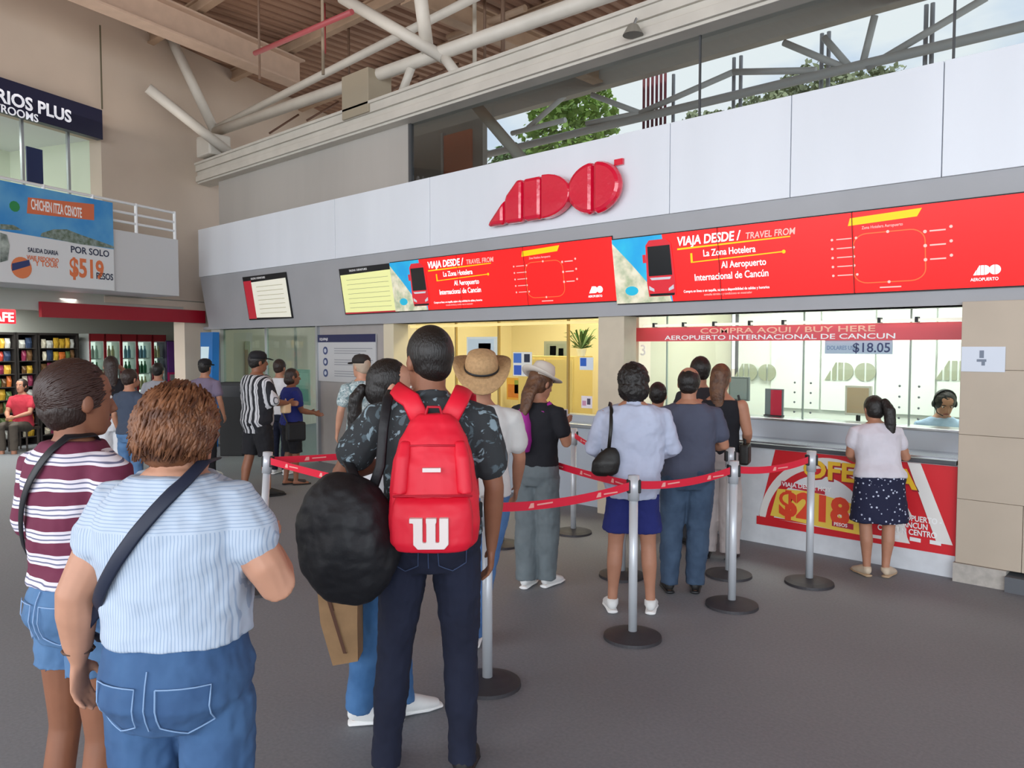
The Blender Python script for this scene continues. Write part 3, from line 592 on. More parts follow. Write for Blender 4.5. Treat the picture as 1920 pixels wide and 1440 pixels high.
# strip A, left
tb2, mxb, insb, _ = video_wall(745, 490, 585, 1155, [], 'narrow left red video wall beside the yellow timetable screen')
hb = insb(745, 490)[1]; wb = insb(1155, 510)[0]
for i in range(3): MB(mxb).box((wb * i / 3 + .003, 0, -.01), (wb * (i + 1) / 3 - .003, hb, .011)).build('display_panel', M_black, tb2)
run_advert(tb2, mxb, 0, wb, hb)
for px in (865, 990): 
    x = insb(px, 530)[0]; flat('seam', [(x - .003, 0), (x + .003, 0), (x + .003, hb), (x - .003, hb)], .021, M_black, tb2, mxb)
def timetable(pxa, pyt, pyb, pxb, label, body, side):
    t, m, ins, W = video_wall(pxa, pyt, pyb, pxb, [], label, 'timetable_screen'); h = ins(pxa, pyt)[1]
    MB(m).box((0, 0, -.01), (W, h, .012)).build('housing', M_black, t)
    flat('page', [(.02 + side * W, .05 * h), (W - .02, .03 * h), (W - .02, h * .88), (.02 + side * W, h * .86)], .0125, mat('page_' + body.strip('#'), body, .4, emit=.55), t, m)
    if side: flat('red_column', [(.015, .02), (side * W + .02, .02), (side * W + .02, h * .9), (.015, h * .9)], .013, mat('red_lcd', '#b82838', .4, emit=.3), t, m)
    else: flat('red_footer', [(.02, .01), (W - .02, .01), (W - .02, .045 * h), (.02, .045 * h)], .013, mat('red_lcd', '#b82838', .4, emit=.3), t, m)
    ln = MB(m)
    for i in range(7): ln.box((W * (.12 + side), h * (.14 + .1 * i), .013), (W * .9, h * (.15 + .1 * i), .0145))
    ln.build('text_lines', mat('lcd_line', '#b8b690' if not side else '#8c8c80', .5), t)
    text('header_text', 'SALIDAS / DEPARTURES', h * .06, (W * .2, h * .92, .0125), mat('lcd_text', '#e0e0e0', .4, emit=.3), t, m, .001, .005)
timetable(650, 503, 590, 745, 'yellow timetable screen left of the red video walls', '#d9db98', 0)
timetable(470, 518, 600, 545, 'small white timetable screen with red side column on grey band', '#d4d2c4', .18)
# ================================================================== angled back wall and shop
CW = PY(382, 600, 6.5); CW.z = 0
vpd = (FW + RT * ((1550 - 960) / F)).normalized(); BWU = -vpd            # along the wall towards the camera's left
BWN = Vector((-BWU.y, BWU.x, 0)); 
if BWN.dot(-CW) < 0: BWN = -BWN
BMX = Matrix((BWU, BWN, UP)).transposed().to_4x4(); BMX.translation = CW   # local x along, y towards hall, z up
BINV = BMX.inverted()
def BW(px, py, off=0): return BINV @ hit(px, py, CW + BWN * off, BWN)
def bbox(*bs, name, m, parent=None, **k):
    q = MB(BMX)
    for p0, p1 in bs: q.box(p0, p1)
    return q.build(name, m, parent, **k)
ZR = 7.0
bal0 = BW(335, 500, .8).x; bz0 = BW(215, 546, .8).z; bz1 = BW(215, 430, .8).z
opl = BW(190, 300).x; opz1 = BW(100, 235).z; opz0 = bz0
struct(bbox(((-6, -.25, 2.45), (opl, 0, ZR)), ((opl, -.25, opz1), (12, 0, ZR)), ((-.2, -.25, 0), (BW(385, 600).x + .5, 0, 2.45)), name='wall_back', m=M_beige), 'tall beige plaster wall at the left back of the hall')
struct(bbox(((-6, -.3, 0), (-.2, -.25, 2.45)), name='wall_back_lower', m=M_beige))
# balcony
struct(bbox(((bal0, .72, bz0), (12, .8, bz1)), ((bal0, 0, bz0), (12, .72, bz0 + .12)), name='wall_balcony', m=mat('balcony_white', '#cfd0d2', .6), bevel=.004), 'white balcony parapet above the shop')
rl = thing('balcony_railing', 'white tubular railing on top of the balcony parapet', 'railing')
rb = MB(BMX)
for zz in (bz1 + .14, bz1 + .28, bz1 + .43): rb.loft([(bal0 + .02, .76, zz), (12, .76, zz)], [.02, .02], 8, cap='flat')
rb.build('rails', M_whitep, rl)
for i in range(9): MB(BMX).loft([(bal0 + .03 + i * .75, .76, bz1), (bal0 + .03 + i * .75, .76, bz1 + .45)], [.024, .024], 8, cap='flat').build('post', M_whitep, rl)
def signmx(px, py, off):   # frame on the back wall whose x runs to the photo's right
    p = hit(px, py, CW + BWN * off, BWN); return plane_mx(p, -BWU, UP)
bn = thing('hanging_banner', 'blue sky advertising banner with orange title and $519 price on balcony', 'banner')
mb_ = signmx(215, 545, .83); p0 = BW(215, 545, .83); p1 = BW(215, 381, .83); bh = p1.z - p0.z; bw_ = 2.9
W2 = (mb_.inverted() @ hit(0, 430, CW + BWN * .83, BWN)).x      # negative
def bx(px, py): v = mb_.inverted() @ hit(px, py, CW + BWN * .83, BWN); return (v.x, v.y)
MB(mb_).box((-bw_, 0, -.01), (0, bh, 0)).build('sheet', mat('banner_white', '#dfe2e4', .5), bn)
sk_ = bx(0, 432); sk2 = bx(215, 468); sl_ = (sk2[1] - sk_[1]) / (sk2[0] - sk_[0])
flat('sky_picture', [(-bw_, sk2[1] - sl_ * bw_), (0, sk2[1]), (0, bh), (-bw_, bh)], .001, mat('banner_sky', '#2e8ad0', .5, col2='#6fb4dc', vs=1.2), bn, mb_)
flat('hill_picture', [bx(78, 437), bx(100, 430), bx(125, 430), bx(150, 440), bx(165, 445), bx(185, 452), bx(213, 462), bx(213, 458 + 8), bx(150, 458), bx(75, 443)][::-1], .003, mat('banner_hill', '#5c6c58', .6, col2='#8b9a94', vs=20), bn, mb_)
flat('hill_picture', [bx(0, 420), bx(25, 422), bx(42, 432), bx(0, 430)][::-1], .003, MC['banner_hill'], bn, mb_)
flat('title_panel', [bx(50, 400), bx(176, 413), bx(176, 383), bx(52, 370)], .003, mat('banner_orange', '#d8714a', .5), bn, mb_)
q = bx(58, 396); q2 = bx(172, 408); text('title', 'CHICHEN ITZA CENOTE', .19, (q[0], q[1] + .03, .005), M_textw, bn, mb_, .002, .02, sx=(q2[0] - q[0]) / 2.55)
flat('green_badge', arc(*bx(27, 387), .07, 0, 330, 10), .003, mat('banner_green', '#2c8c4c', .5), bn, mb_)
flat('round_badge', arc(*bx(40, 502), .14, 0, 345, 20), .003, mat('badge_orange', '#e08050', .5), bn, mb_)
flat('badge_band', [bx(22, 508), bx(56, 498), bx(54, 487), bx(22, 494)], .005, mat('badge_navy', '#2c3c70', .5), bn, mb_)
flat('bus_picture', [bx(0, 492), bx(14, 488), bx(18, 460), bx(12, 440), bx(0, 436)], .003, mat('bus_pic', '#30403c', .5, col2='#b8c4bc', vs=6), bn, mb_)
ink = mat('ink_dark', '#26304c', .6); orn = mat('ink_orange', '#e07848', .6)
q = bx(132, 473); text('offer_text', 'POR SOLO', .13, (q[0], q[1], .003), ink, bn, mb_, .002, .015)
q = bx(130, 514); text('offer_price', '$519', .36, (q[0], q[1] - .02, .003), orn, bn, mb_, .002, .03, sx=.75)
q = bx(180, 520); text('offer_unit', 'PESOS', .13, (q[0], q[1] - .02, .003), ink, bn, mb_, .002, .02, sx=.8)
q = bx(52, 472); text('offer_text', 'SALIDA DIARIA', .085, (q[0], q[1], .003), ink, bn, mb_, .002, .015, sx=.75)
q = bx(50, 486); text('offer_text', 'VIAJE REDONDO', .08, (q[0], q[1], .003), orn, bn, mb_, .002, .015, sx=.75)
q = bx(66, 498); text('offer_text', 'Y TOUR', .1, (q[0], q[1], .003), orn, bn, mb_, .002, .015, sx=.9)
# navy sign
ns = thing('hanging_sign', 'navy USUARIOS PLUS restrooms sign hanging on the beige wall', 'sign')
ms = signmx(193, 262, .15); zt_ = BW(193, 212, .15).z - BW(193, 262, .15).z
MB(ms).box((-3.4, 0, -.12), (0, zt_ + .04, 0)).build('sign_box', mat('sign_navy', '#171a3a', .4), ns)
q = ms.inverted() @ hit(134, 225, CW + BWN * .15, BWN)
text('lettering', 'USUARIOS PLUS', zt_ * .60, (q.x, q.y - .04, .002), mat('letter_lit', '#f0f2fa', .4, emit=.35), ns, ms, .006, .025, align='RIGHT')
q = ms.inverted() @ hit(72, 226, CW + BWN * .15, BWN)
text('lettering', 'RESTROOMS', zt_ * .38, (q.x, q.y - .03, .002), MC['letter_lit'], ns, ms, .006, .01, align='RIGHT')
p = BW(188, 205, .06); MB(BMX).loft([(p.x, .1, p.z), (p.x, .1, ZR - .3)], [.012, .012], 8, cap='flat').build('hanging_rod', mat('rod_olive', '#5a5440', .6), ns)
# upper room behind the balcony
struct(bbox(((opl, -2.2, opz0), (12, -2.1, opz1)), ((opl - .02, -2.2, opz0), (opl, -.25, opz1)), name='wall_upper_room', m=mat('upper_room', '#d4dcc8', .7)))
struct(bbox(((opl, -2.1, opz1 + .0), (12, -.25, opz1 + .05)), name='ceiling_upper_room', m=M_whitep)); struct(bbox(((opl, -2.1, bz0), (12, 0, bz0 + .1)), name='floor_upper_room', m=M_grey))
p = BMX @ Vector((opl + 2, -1.1, opz1 - .1)); area('upper_room_lamp', p, 1.5, .6, 22, (.95, 1, .9))
pst = MB(BMX)
for px in (42, 128): p = BW(px, 300, -.1); pst.box((p.x - .02, -.12, opz0), (p.x + .02, -.08, opz1))
struct(pst.build('trim_8', M_alu))
t = thing('door_poster', 'dark navy notice in the upper room above the balcony', 'poster'); mm = signmx(80, 350, -.3); p = BW(80, 282, -.3); p2 = BW(50, 282, -.3)
MB(mm).box((-(p2.x - p.x), 0, 0), (0, p.z - BW(80, 350, -.3).z, .02)).build('sheet', mat('notice_navy', '#22305c', .5), t)
# shop under the balcony
SH = -3.3
UX = BW(356, 700, SH + .3).x - .25
struct(bbox(((UX - .1, SH - .1, 0), (12, SH, 2.7)), name='wall_shop', m=mat('shop_wall', '#b5b6ae', .7)))
struct(bbox(((UX - .1, SH, 0), (UX, -.25, 2.7)), name='wall_shop_side', m=MC['shop_wall']))
struct(bbox(((UX - .1, SH, bz0 - .02), (12, .0, bz0)), name='ceiling_shop', m=mat('shop_ceiling', '#b8bdb4', .7)))
struct(bbox(((.3, -.22, 2.28), (12, -.02, bz0)), name='trim_9', m=mat('lintel', '#b9bab2', .6)))
a = BW(383, 600, .03); b = BW(75, 570, .03)
rs = thing('red_sign_band', 'plain dark red sign band above the shop entrance', 'sign'); zz0 = BW(383, 606, .03).z; zz1 = BW(383, 583, .03).z
bbox(((max(a.x, .02), .0, zz0), (b.x, .06, zz1)), name='panel', m=mat('band_red', '#a01428', .4), parent=rs)
p = BMX @ Vector((2.5, -1.6, bz0 - .1)); area('shop_lamp', p, 3.2, 1, 110, (.97, 1, .96)); p = BMX @ Vector((6.0, -1.6, bz0 - .1)); area('shop_lamp_far', p, 2.5, 1, 80, (1, .95, .85))
tl = thing('tube_lamp', 'lit white fluorescent tube under balcony at left edge', 'lamp'); q = BW(58, 545, -.4); q.z = min(q.z, bz0 - .11)
MB(BMX).loft([(q.x, -.4, q.z), (q.x + 1.3, -.4, q.z)], [.03, .03], 10).build('tube', mat('tube_light', '#ffffff', .4, emit=3), tl); MB(BMX).box((q.x, -.44, q.z + .03), (q.x + 1.3, -.36, q.z + .07)).build('fitting', M_whitep, tl)
ne = thing('neon_sign', 'lit red FE sign box below a yellow flower at left edge', 'sign'); mm = signmx(30, 607, -.5); k2 = (mm.inverted() @ hit(0, 590, CW - BWN * .5, BWN)).x; hz = BW(30, 581, -.5).z - BW(30, 607, -.5).z
MB(mm).box((-.8, 0, -.06), (0, hz, 0)).build('sign_box', mat('neon_red', '#e01828', .4, emit=.9), ne)
text('lettering', 'CAFE', hz * .9, (-.03, hz * .15, .001), mat('neon_white', '#fff4e8', .4, emit=2), ne, mm, .005, .02, align='RIGHT')
fl = MB(mm)
for i in range(7): a_ = i * 51.4; fl.prism(arc(-.2 + .1 * math.cos(rad(a_)), hz + .14 + .09 * math.sin(rad(a_)), .05, 0, 330, 9), -.03, 0)
fl.build('flower', mat('neon_yellow', '#e8e040', .4, emit=1.2), ne)
# coolers
cool_g = glass('cooler_glass', '#dfe8e4', .03, 1.4)
def cooler(pa_, pb_, label):
    ua, ub = BW(pa_, 700, SH + .75).x, BW(pb_, 700, SH + .75).x; x = (ua + ub) / 2; w = ua - ub - .01; t = thing('drinks_cooler', label, 'cooler', BMX @ Vector((x, SH + .45, 0)), math.atan2(BWU.y, BWU.x), 'drinks coolers along the shop back wall')
    fm = Matrix.Diagonal((1, BMX.to_3x3().determinant(), 1, 1))
    def b_(*bs):
        m = MB(fm)
        for p0, p1 in bs: m.box(p0, p1)
        return m
    b_(((-w / 2, -.35, 0), (w / 2, -.3, 2.0)), ((-w / 2, -.35, 0), (-w / 2 + .02, .3, 2.0)), ((w / 2 - .02, -.35, 0), (w / 2, .3, 2.0)), ((-w / 2, -.35, 0), (w / 2, .3, .18)), ((-w / 2, -.35, 1.85), (w / 2, .3, 2.0))).build('cabinet', mat('cooler_liner', '#c4c8c4', .4), t, bevel=.004)
    b_(((-w / 2, .3, 0), (-w / 2 + .022, .318, 2.0)), ((w / 2 - .022, .3, 0), (w / 2, .318, 2.0)), ((-w / 2, .3, 1.86), (w / 2, .318, 2.0)), ((-w / 2, .3, 0), (w / 2, .318, .16))).build('door_frame', mat('cooler_red', '#8c1c28', .4), t)
    b_(((-w / 2 + .025, .06, .2), (w / 2 - .025, .08, 1.84))).build('light_panel', mat('cooler_lit', '#f4faf4', .5, emit=1.1), t)
    b_(((-w / 2 + .04, .3, .2), (w / 2 - .04, .31, 1.84))).build('door', cool_g, t)
    b_(((-w / 2 + .06, .31, .8), (-w / 2 + .09, .34, 1.3))).build('handle', M_chrome, t)
    for r_ in range(5):
        z0 = .24 + r_ * .32; b_(((-w / 2 + .05, -.28, z0 - .02), (w / 2 - .05, .27, z0))).build('shelf', M_whitep, t)
        bt = MB(fm)
        nb = int((w - .12) / .085)
        for i in range(nb): bt.loft([(-w / 2 + .10 + i * .085, .20, z0), (-w / 2 + .10 + i * .085, .20, z0 + .15), (-w / 2 + .10 + i * .085, .20, z0 + .2), (-w / 2 + .10 + i * .085, .20, z0 + .25)], [.032, .032, .014, .014], 8, cap='flat')
        cc = R.choice(['#c8d8d0', '#3c7c58', '#b04838', '#d8c8a0', '#88b0c8']); o = bt.build('bottle_row', mat('bottles_' + cc.strip('#'), cc, .3), t)
for i, px in enumerate((168, 198, 228, 257)): cooler(px, px + 29.5, ('red framed drinks cooler', 'second red framed drinks cooler', 'third red framed drinks cooler', 'last red framed drinks cooler')[i] + (' nearest the snack shelves', ' from the snack shelves', ' from the snack shelves', ' beside the purple machine')[i])
cooler(287, 312, 'dark fronted wider drinks cooler just left of the purple machine')
# purple vending machine
q = BW(335, 700, SH + .8); q2 = BW(313, 700, SH + .8); vw = (q2.x - q.x); t = thing('vending_machine', 'purple and magenta vending machine at the shop right end', 'machine', BMX @ Vector((q.x + vw / 2, SH + .5, 0)), math.atan2(BWU.y, BWU.x)); fm = Matrix.Diagonal((1, BMX.to_3x3().determinant(), 1, 1))
MB(fm).box((-vw / 2, -.35, 0), (vw / 2, .3, 1.88)).build('cabinet', mat('vend_body', '#2c2440', .4), t, bevel=.01)
MB(fm).box((-vw / 2 + .02, .3, 1.2), (vw / 2 - .02, .32, 1.86)).build('upper_front', mat('vend_purple', '#60307c', .4), t); MB(fm).box((-vw / 2 + .02, .3, .3), (vw / 2 - .02, .32, 1.2)).build('lower_front', mat('vend_magenta', '#b0205c', .4), t)
MB(fm).prism([(-.1, .31), (.1, .31), (.1, .34), (-.1, .34)], 1.0, 1.15).build('coin_panel', M_chrome, t)
# snack shelves: racks with packets
fm0 = Matrix.Diagonal((1, BMX.to_3x3().determinant(), 1, 1))
cols = ['#c8a030', '#b84030', '#e0d8c0', '#5c7040', '#d07030', '#30405c', '#903050', '#c8c8c0', '#705030', '#e0b040']
def rack(pa_, pb_, label, seed, off=1.0):
    ua, ub = BW(pa_, 700, SH + off).x, BW(pb_, 700, SH + off).x; w = ua - ub - .01; q = Vector(((ua + ub) / 2, 0, 0)); t = thing('snack_rack', label, 'rack', BMX @ Vector((q.x, SH + off - .2, 0)), math.atan2(BWU.y, BWU.x)); rr = random.Random(seed)
    MB(fm0).box((-w / 2, -.2, 0), (w / 2, -.17, 2.0)).box((-w / 2, -.2, 0), (-w / 2 + .03, .2, 2.0)).box((w / 2 - .03, -.2, 0), (w / 2, .2, 2.0)).box((-w / 2, -.2, 1.96), (w / 2, .2, 2.0)).build('frame', mat('rack_dark', '#2a2624', .5), t)
    for r_ in range(8):
        z0 = .15 + r_ * .225; MB(fm0).box((-w / 2 + .03, -.17, z0 - .015), (w / 2 - .03, .2, z0)).build('shelf', mat('shelf_black', '#34302e', .5), t)
        x = -w / 2 + .05
        while x < w / 2 - .13:
            ww = rr.uniform(.07, .13); hh = rr.uniform(.12, .19); c = rr.choice(cols)
            MB(fm0).loft([(x + ww / 2, .12, z0), (x + ww / 2, .12, z0 + hh / 2), (x + ww / 2, .12, z0 + hh)], [(ww / 2, .02), (ww / 2, .05), (ww / 2, .01)], 8, up=(0, 1, 0), cap='flat').build('packet', mat('pack_' + c.strip('#'), c, .4), t); x += ww + .01
rack(-25, 32, 'snack rack full of yellow and brown packets at left edge', 1, .75); rack(33, 72, 'dark snack rack between left edge rack and bright shelf', 2, .75); rack(73, 150, 'snack rack with small jars behind maroon striped woman', 3, .75)
# blue totem
q = PY(402, 830, 6.35); t = thing('information_totem', 'blue leaning information totem at the corner of the offices', 'totem', (q.x, 6.2, 0))
MB().add([(-.2, 0, 0), (.2, 0, 0), (.32, 0, 2.0), (-.14, 0, 2.0), (-.2, .12, 0), (.2, .12, 0), (.32, .12, 2.0), (-.14, .12, 2.0)], [(0, 1, 2, 3), (7, 6, 5, 4), (0, 4, 5, 1), (2, 6, 7, 3), (0, 3, 7, 4), (1, 5, 6, 2)]).build('body', mat('totem_blue', '#1c6cb4', .4), t)
MB().add([(-.16, -.006, .95), (.06, -.006, .95), (.18, -.006, 1.75), (-.12, -.006, 1.75), (-.16, 0, .95), (.06, 0, .95), (.18, 0, 1.75), (-.12, 0, 1.75)], [(0, 1, 2, 3), (7, 6, 5, 4), (0, 4, 5, 1), (2, 6, 7, 3), (0, 3, 7, 4), (1, 5, 6, 2)]).build('display', mat('totem_white', '#c0d4dc', .3, emit=.3), t)
t = thing('kiosk', 'black cabinet kiosk between blue totem and striped shirt man', 'kiosk', tuple(DP(437, 12.4)), YAW)
MB().box((-.18, -.15, 0), (.18, .15, 1.18)).build('body', M_black, t, bevel=.01); MB().box((-.16, -.17, .95), (.16, -.15, 1.13)).build('front_panel', mat('kiosk_panel', '#24262c', .3), t)
# ================================================================== roof
def deck():
    m = bpy.data.materials.new('brown_metal_deck'); m.use_nodes = True; t_ = m.node_tree; b = t_.nodes['Principled BSDF']; n = t_.nodes.new; k = t_.links.new
    b.inputs['Roughness'].default_value = .6; tc_ = n('ShaderNodeTexCoord'); z = n('ShaderNodeTexNoise'); z.inputs['Scale'].default_value = .5; k(tc_.outputs['Object'], z.inputs[0])
    r = n('ShaderNodeValToRGB'); k(z.outputs['Fac'], r.inputs[0]); r.color_ramp.elements[0].color = lin('#8a6856'); r.color_ramp.elements[1].color = lin('#ab8870'); k(r.outputs[0], b.inputs['Base Color']); return m
dk = MB(); x = -26.0; pf = []
while x < 9:
    pf += [(x, 0), (x + .10, 0), (x + .125, .06), (x + .20, .06)]; x += .225
vs = []; 
for a_, z_ in pf: vs += [(a_, -9, ZR + z_), (a_, 11.4, ZR + z_)]
dk.add(vs, [(2 * i, 2 * i + 2, 2 * i + 3, 2 * i + 1) for i in range(len(pf) - 1)])
dk.box((-26, -9, ZR + .1), (9, 11.4, ZR + .14))
struct(dk.build('ceiling', deck()), 'brown corrugated metal roof deck of the hall')
def steel(name, label, pts, r, m=None, group=None, cat='beam'):
    o = MB().loft(pts, [r] * len(pts), 14, cap='flat').build(name, m or M_paint, None, smooth=False)
    o.data.polygons.foreach_set('use_smooth', [len(p.vertices) == 4 for p in o.data.polygons]); return tag(o, label, cat, group)
def ibeam(name, label, p, q, w, h, m, group=None):
    p = Vector(p); q = Vector(q); d = (q - p).normalized(); s_ = d.cross(UP).normalized(); b = MB()
    def bar(o0, o1, z0, z1):
        v = [p + s_ * o0 + UP * z0, p + s_ * o1 + UP * z0, q + s_ * o1 + UP * z0, q + s_ * o0 + UP * z0]; v += [a + UP * (z1 - z0) for a in v]
        b.add(v, [(0, 3, 2, 1), (4, 5, 6, 7), (0, 1, 5, 4), (1, 2, 6, 5), (2, 3, 7, 6), (3, 0, 4, 7)])
    bar(-w / 2, w / 2, 0, .03); bar(-w / 2, w / 2, h - .03, h); bar(-.02, .02, .03, h - .03)
    return tag(b.build(name, m), label, 'beam', group)
ORD = ['first', 'second', 'third', 'fourth', 'fifth', 'sixth', 'seventh', 'eighth', 'ninth', 'tenth', 'eleventh', 'twelfth']
OC = {'n': 0}
# purlins parallel to the counters
for i, y in enumerate((-6.5, -4.5, -2.5, -.5, 1.5, 3.5, 5.5, 7.3, 9.2, 11.0)):
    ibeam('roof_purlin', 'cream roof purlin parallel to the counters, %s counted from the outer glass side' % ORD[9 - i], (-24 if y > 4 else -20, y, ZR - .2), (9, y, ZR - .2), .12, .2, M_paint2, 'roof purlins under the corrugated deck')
# girders parallel to the Y axis, plus the one along the back wall
for gi, x in enumerate((-16, -8.4, -3.4, 1.6)):
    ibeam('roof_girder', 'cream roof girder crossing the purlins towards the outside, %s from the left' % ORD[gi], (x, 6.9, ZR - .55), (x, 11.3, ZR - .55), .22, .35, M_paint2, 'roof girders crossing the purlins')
pa = hit(150, 0, (0, 0, 6.3), UP); pb = hit(545, 158, (0, 0, 6.3), UP)
dv = (pb - pa).normalized(); ibeam('wall_girder', 'deep cream girder following the beige back wall', pa - dv * 3, pb + dv * .2, .3, .45, mat('pink_cream_steel', '#c4ab98', .6, var=.05))
YT = 6.55
def tube(a, b, r, label, m=None, Y=YT, Yb=None, name='steel_tube'):
    return steel(name, label, [PY(a[0], a[1], Y), PY(b[0], b[1], Yb if Yb is not None else Y)], r, m)
tube((405, 247), (1180, -25), .085, 'long cream roof tube rising from corner node to top centre')
tube((395, 246), (960, -40), .06, 'thinner upper cream tube starting at the corner node', Yb=7.4)
tube((283, -10), (402, 245), .085, 'thick cream diagonal tube from top left down to corner node', Y=5.6, Yb=YT)
steel('steel_tube', 'cream tube with open cut end left of the corner node', [hit(277, 165, CW + BWN * .35, BWN), PY(432, 288, YT)], .085, M_paint)
tube((640, -5), (832, 108), .075, 'cream diagonal tube meeting the long tube from upper left', Y=5.9, Yb=YT)
tube((788, -10), (802, 100), .085, 'steep cream tube meeting the long tube from above', Y=6.2, Yb=YT)
tube((826, 98), (866, 152), .065, 'short cream strut from long tube down to the boxed beam')
tube((772, 125), (752, 178), .055, 'short cream strut with dark end below the long tube')
pa_, pb_ = PY(888, 192, 7.4), PY(985, 306, 7.4); steel('steel_tube', 'cream diagonal tube seen through the clerestory glass', [pa_, pa_.lerp(pb_, (pa_.z - 3.07) / (pa_.z - pb_.z))], .075, M_paint)
a = PY(657, 150, 6.5); b = PY(703, 208, 6.5)
tag(MB().box((a.x, 6.35, b.z - .05), (b.x + .05, 6.75, a.z)).build('roof_bracket', mat('bracket_grey', '#a59a86', .7), bevel=.01), 'grey concrete bracket block gripping the long roof tube', 'bracket')
a = PY(395, 262, 6.4); tag(MB().cbox((a.x, 6.45, a.z - .12), (.5, .4, .36)).build('node_block', M_paint, bevel=.03), 'cream gusset block at the corner roof node', 'bracket')
for (px, y0, y1, Y, c, r, lb) in ((608, 20, 100, 6.8, '#a04040', .03, 'vertical dark red pipe under the roof at top left centre'), (606, 40, 140, 5.2, '#8c7c68', .018, 'thin hanger rod left of the red pipe'), (909, 10, 130, 7.6, '#6c5444', .02, 'dark hanger rod above the boxed beam centre'), (943, 60, 128, 7.6, '#6c5444', .03, 'thicker dark hanger rod beside the boxed beam'), (655, 110, 205, 7.4, '#6c5444', .02, 'dark hanger rod left of the bracket block'), (487, 100, 150, 5.2, '#6c5444', .015, 'thin hanger rod near the wall girder'), (890, 80, 145, 7.8, '#c9c2b4', .03, 'short cream post above the boxed beam')):
    p = PY(px, y1, Y); steel('hanger_rod', lb, [p, Vector((p.x, p.y, ZR - .05))], r, mat('rod_' + c.strip('#'), c, .6), None, 'rod')
tube((478, 100), (660, 22), .03, 'thin dark red pipe crossing the brown deck at upper left', mat('pipe_red', '#9a4448', .5), Y=5.0, name='red_pipe')
for (a_, b_, r, lb) in (((985, 15), (840, 70), .05, 'brown brace above the long tube near top centre'), ((1000, -10), (870, -60), .06, 'outer cream brace at the top edge'),):
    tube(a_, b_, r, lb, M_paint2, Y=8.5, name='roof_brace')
for k_ in range(5):
    tube((505 + k_ * 70, 250 - k_ * 24), (560 + k_ * 75, 215 - k_ * 24), .02, 'thin brown lattice rod', mat('lattice', '#6a4c3c', .6), Y=8.0 + .2 * k_, Yb=8.6 + .2 * k_, name='lattice_rod')['label'] = 'thin dark lattice rod behind the boxed beam, %s from the corner' % ('first', 'second', 'third', 'fourth', 'fifth')[k_]
t = thing('spot_lamp', 'small grey floodlight fixed on the boxed beam near top', 'lamp'); p = PY(1187, 60, 6.3)
MB().loft([p + Vector((0, .05, .14)), p + Vector((0, 0, .05))], [.012, .012], 8).build('arm', M_alu, t); MB().loft([p + Vector((0, 0, .06)), p + Vector((0, 0, -.03))], [.05, .10], 14, cap='flat').build('shade', mat('lamp_grey', '#8a877e', .5), t)
# outside canopy edge and its truss
YO = 11.5; ze = PY(1100, 172, YO).z; zl = PY(1100, 245, YO).z
tag(MB().box((-15.3, YO - .05, ze), (9, YO + .15, ZR + .15)).build('gutter_edge', mat('edge_grey', '#b5b0a8', .6)), 'grey outer roof edge seen through the clerestory glass', 'beam')
M_tr = mat('outer_steel', '#cfcfcc', .5)
steel('truss_chord', 'long lower chord of the outer truss seen through glass', [(-15.0, YO, zl), (9, YO, zl)], .07, M_tr)
def outer(a, b, r=.05): 
    p = PY(a[0], a[1], YO); q = PY(b[0], b[1], YO); OC['n'] += 1; steel('truss_member', 'grey outer truss member beyond glass, at the %s' % ('red reflection bars, pointing left up', 'red reflection bars, pointing right up', 'second pair of uprights, lying nearly flat', 'right node, pointing left', 'right node, tallest one', 'right node, pointing right up', 'green tree, short one', 'red reflection bars, low one pointing left', 'green tree, lowest one', 'right node, between two others')[OC['n'] - 1], [p, q], r, M_tr, 'outer truss members beyond the glass')
for a, b in (((1200, 212), (1110, 178)), ((1200, 212), (1375, 135)), ((1375, 135), (1530, 132)), ((1470, 80), (1585, 128)), ((1640, 30), (1617, 122)), ((1625, 128), (1850, -5)), ((1070, 170), (990, 240)), ((1200, 212), (1100, 232)), ((960, 250), (1060, 225)), ((1545, 70), (1590, 122))): outer(a, b)
for oi, (px, y0, y1) in enumerate(((1262, 150, 235), (1375, 125, 212), (1388, 125, 210), (1540, 10, 135), (1553, 10, 133), (1734, 15, 130), (1746, 15, 128))):
    p = PY(px, y1, YO + .3); steel('outer_upright', 'thin grey upright beyond the clerestory glass, %s from the left' % ORD[oi], [(p.x, p.y, 0), (p.x, p.y, ze)], .03, mat('upright_grey', '#a5a4a6', .5), 'thin outer uprights beyond the glass', 'post')  # thin grey rods from the ground up to the roof edge
for i in range(6):
    p = PY(1207 + i * 8, 210, YO + .5); steel('reflection_bar', 'slim dark red bar imitating a reflection in the glass, %s from the left' % ORD[i], [(p.x, p.y, -.12), (p.x, p.y, ze + .2)], .025, mat('reflection_maroon', '#7c3038', .5), 'dark red bars imitating reflections in the glass', 'reflection')  # red bars added to stand in for a reflection on the glazing
# small things in the clerestory room corner
a = PY(760, 330, 8.6); b = PY(905, 232, 8.6); struct(MB().box((a.x, 8.6, 3.02), (b.x, 8.7, b.z + .1)).build('wall_plant_room', mat('plant_room', '#a39e96', .8)))
t = thing('lightbox_panel', 'small orange lit panel behind the left end of the clerestory glass', 'panel'); p = PY(832, 255, 8.55); q = PY(882, 320, 8.55)
MB().box((p.x, 8.55, q.z), (q.x, 8.6, p.z)).build('panel', mat('rust_panel', '#c87858', .5), t); MB().box((p.x - .05, 8.53, q.z - .3), (p.x, 8.6, p.z + .05)).build('frame', M_alu, t)
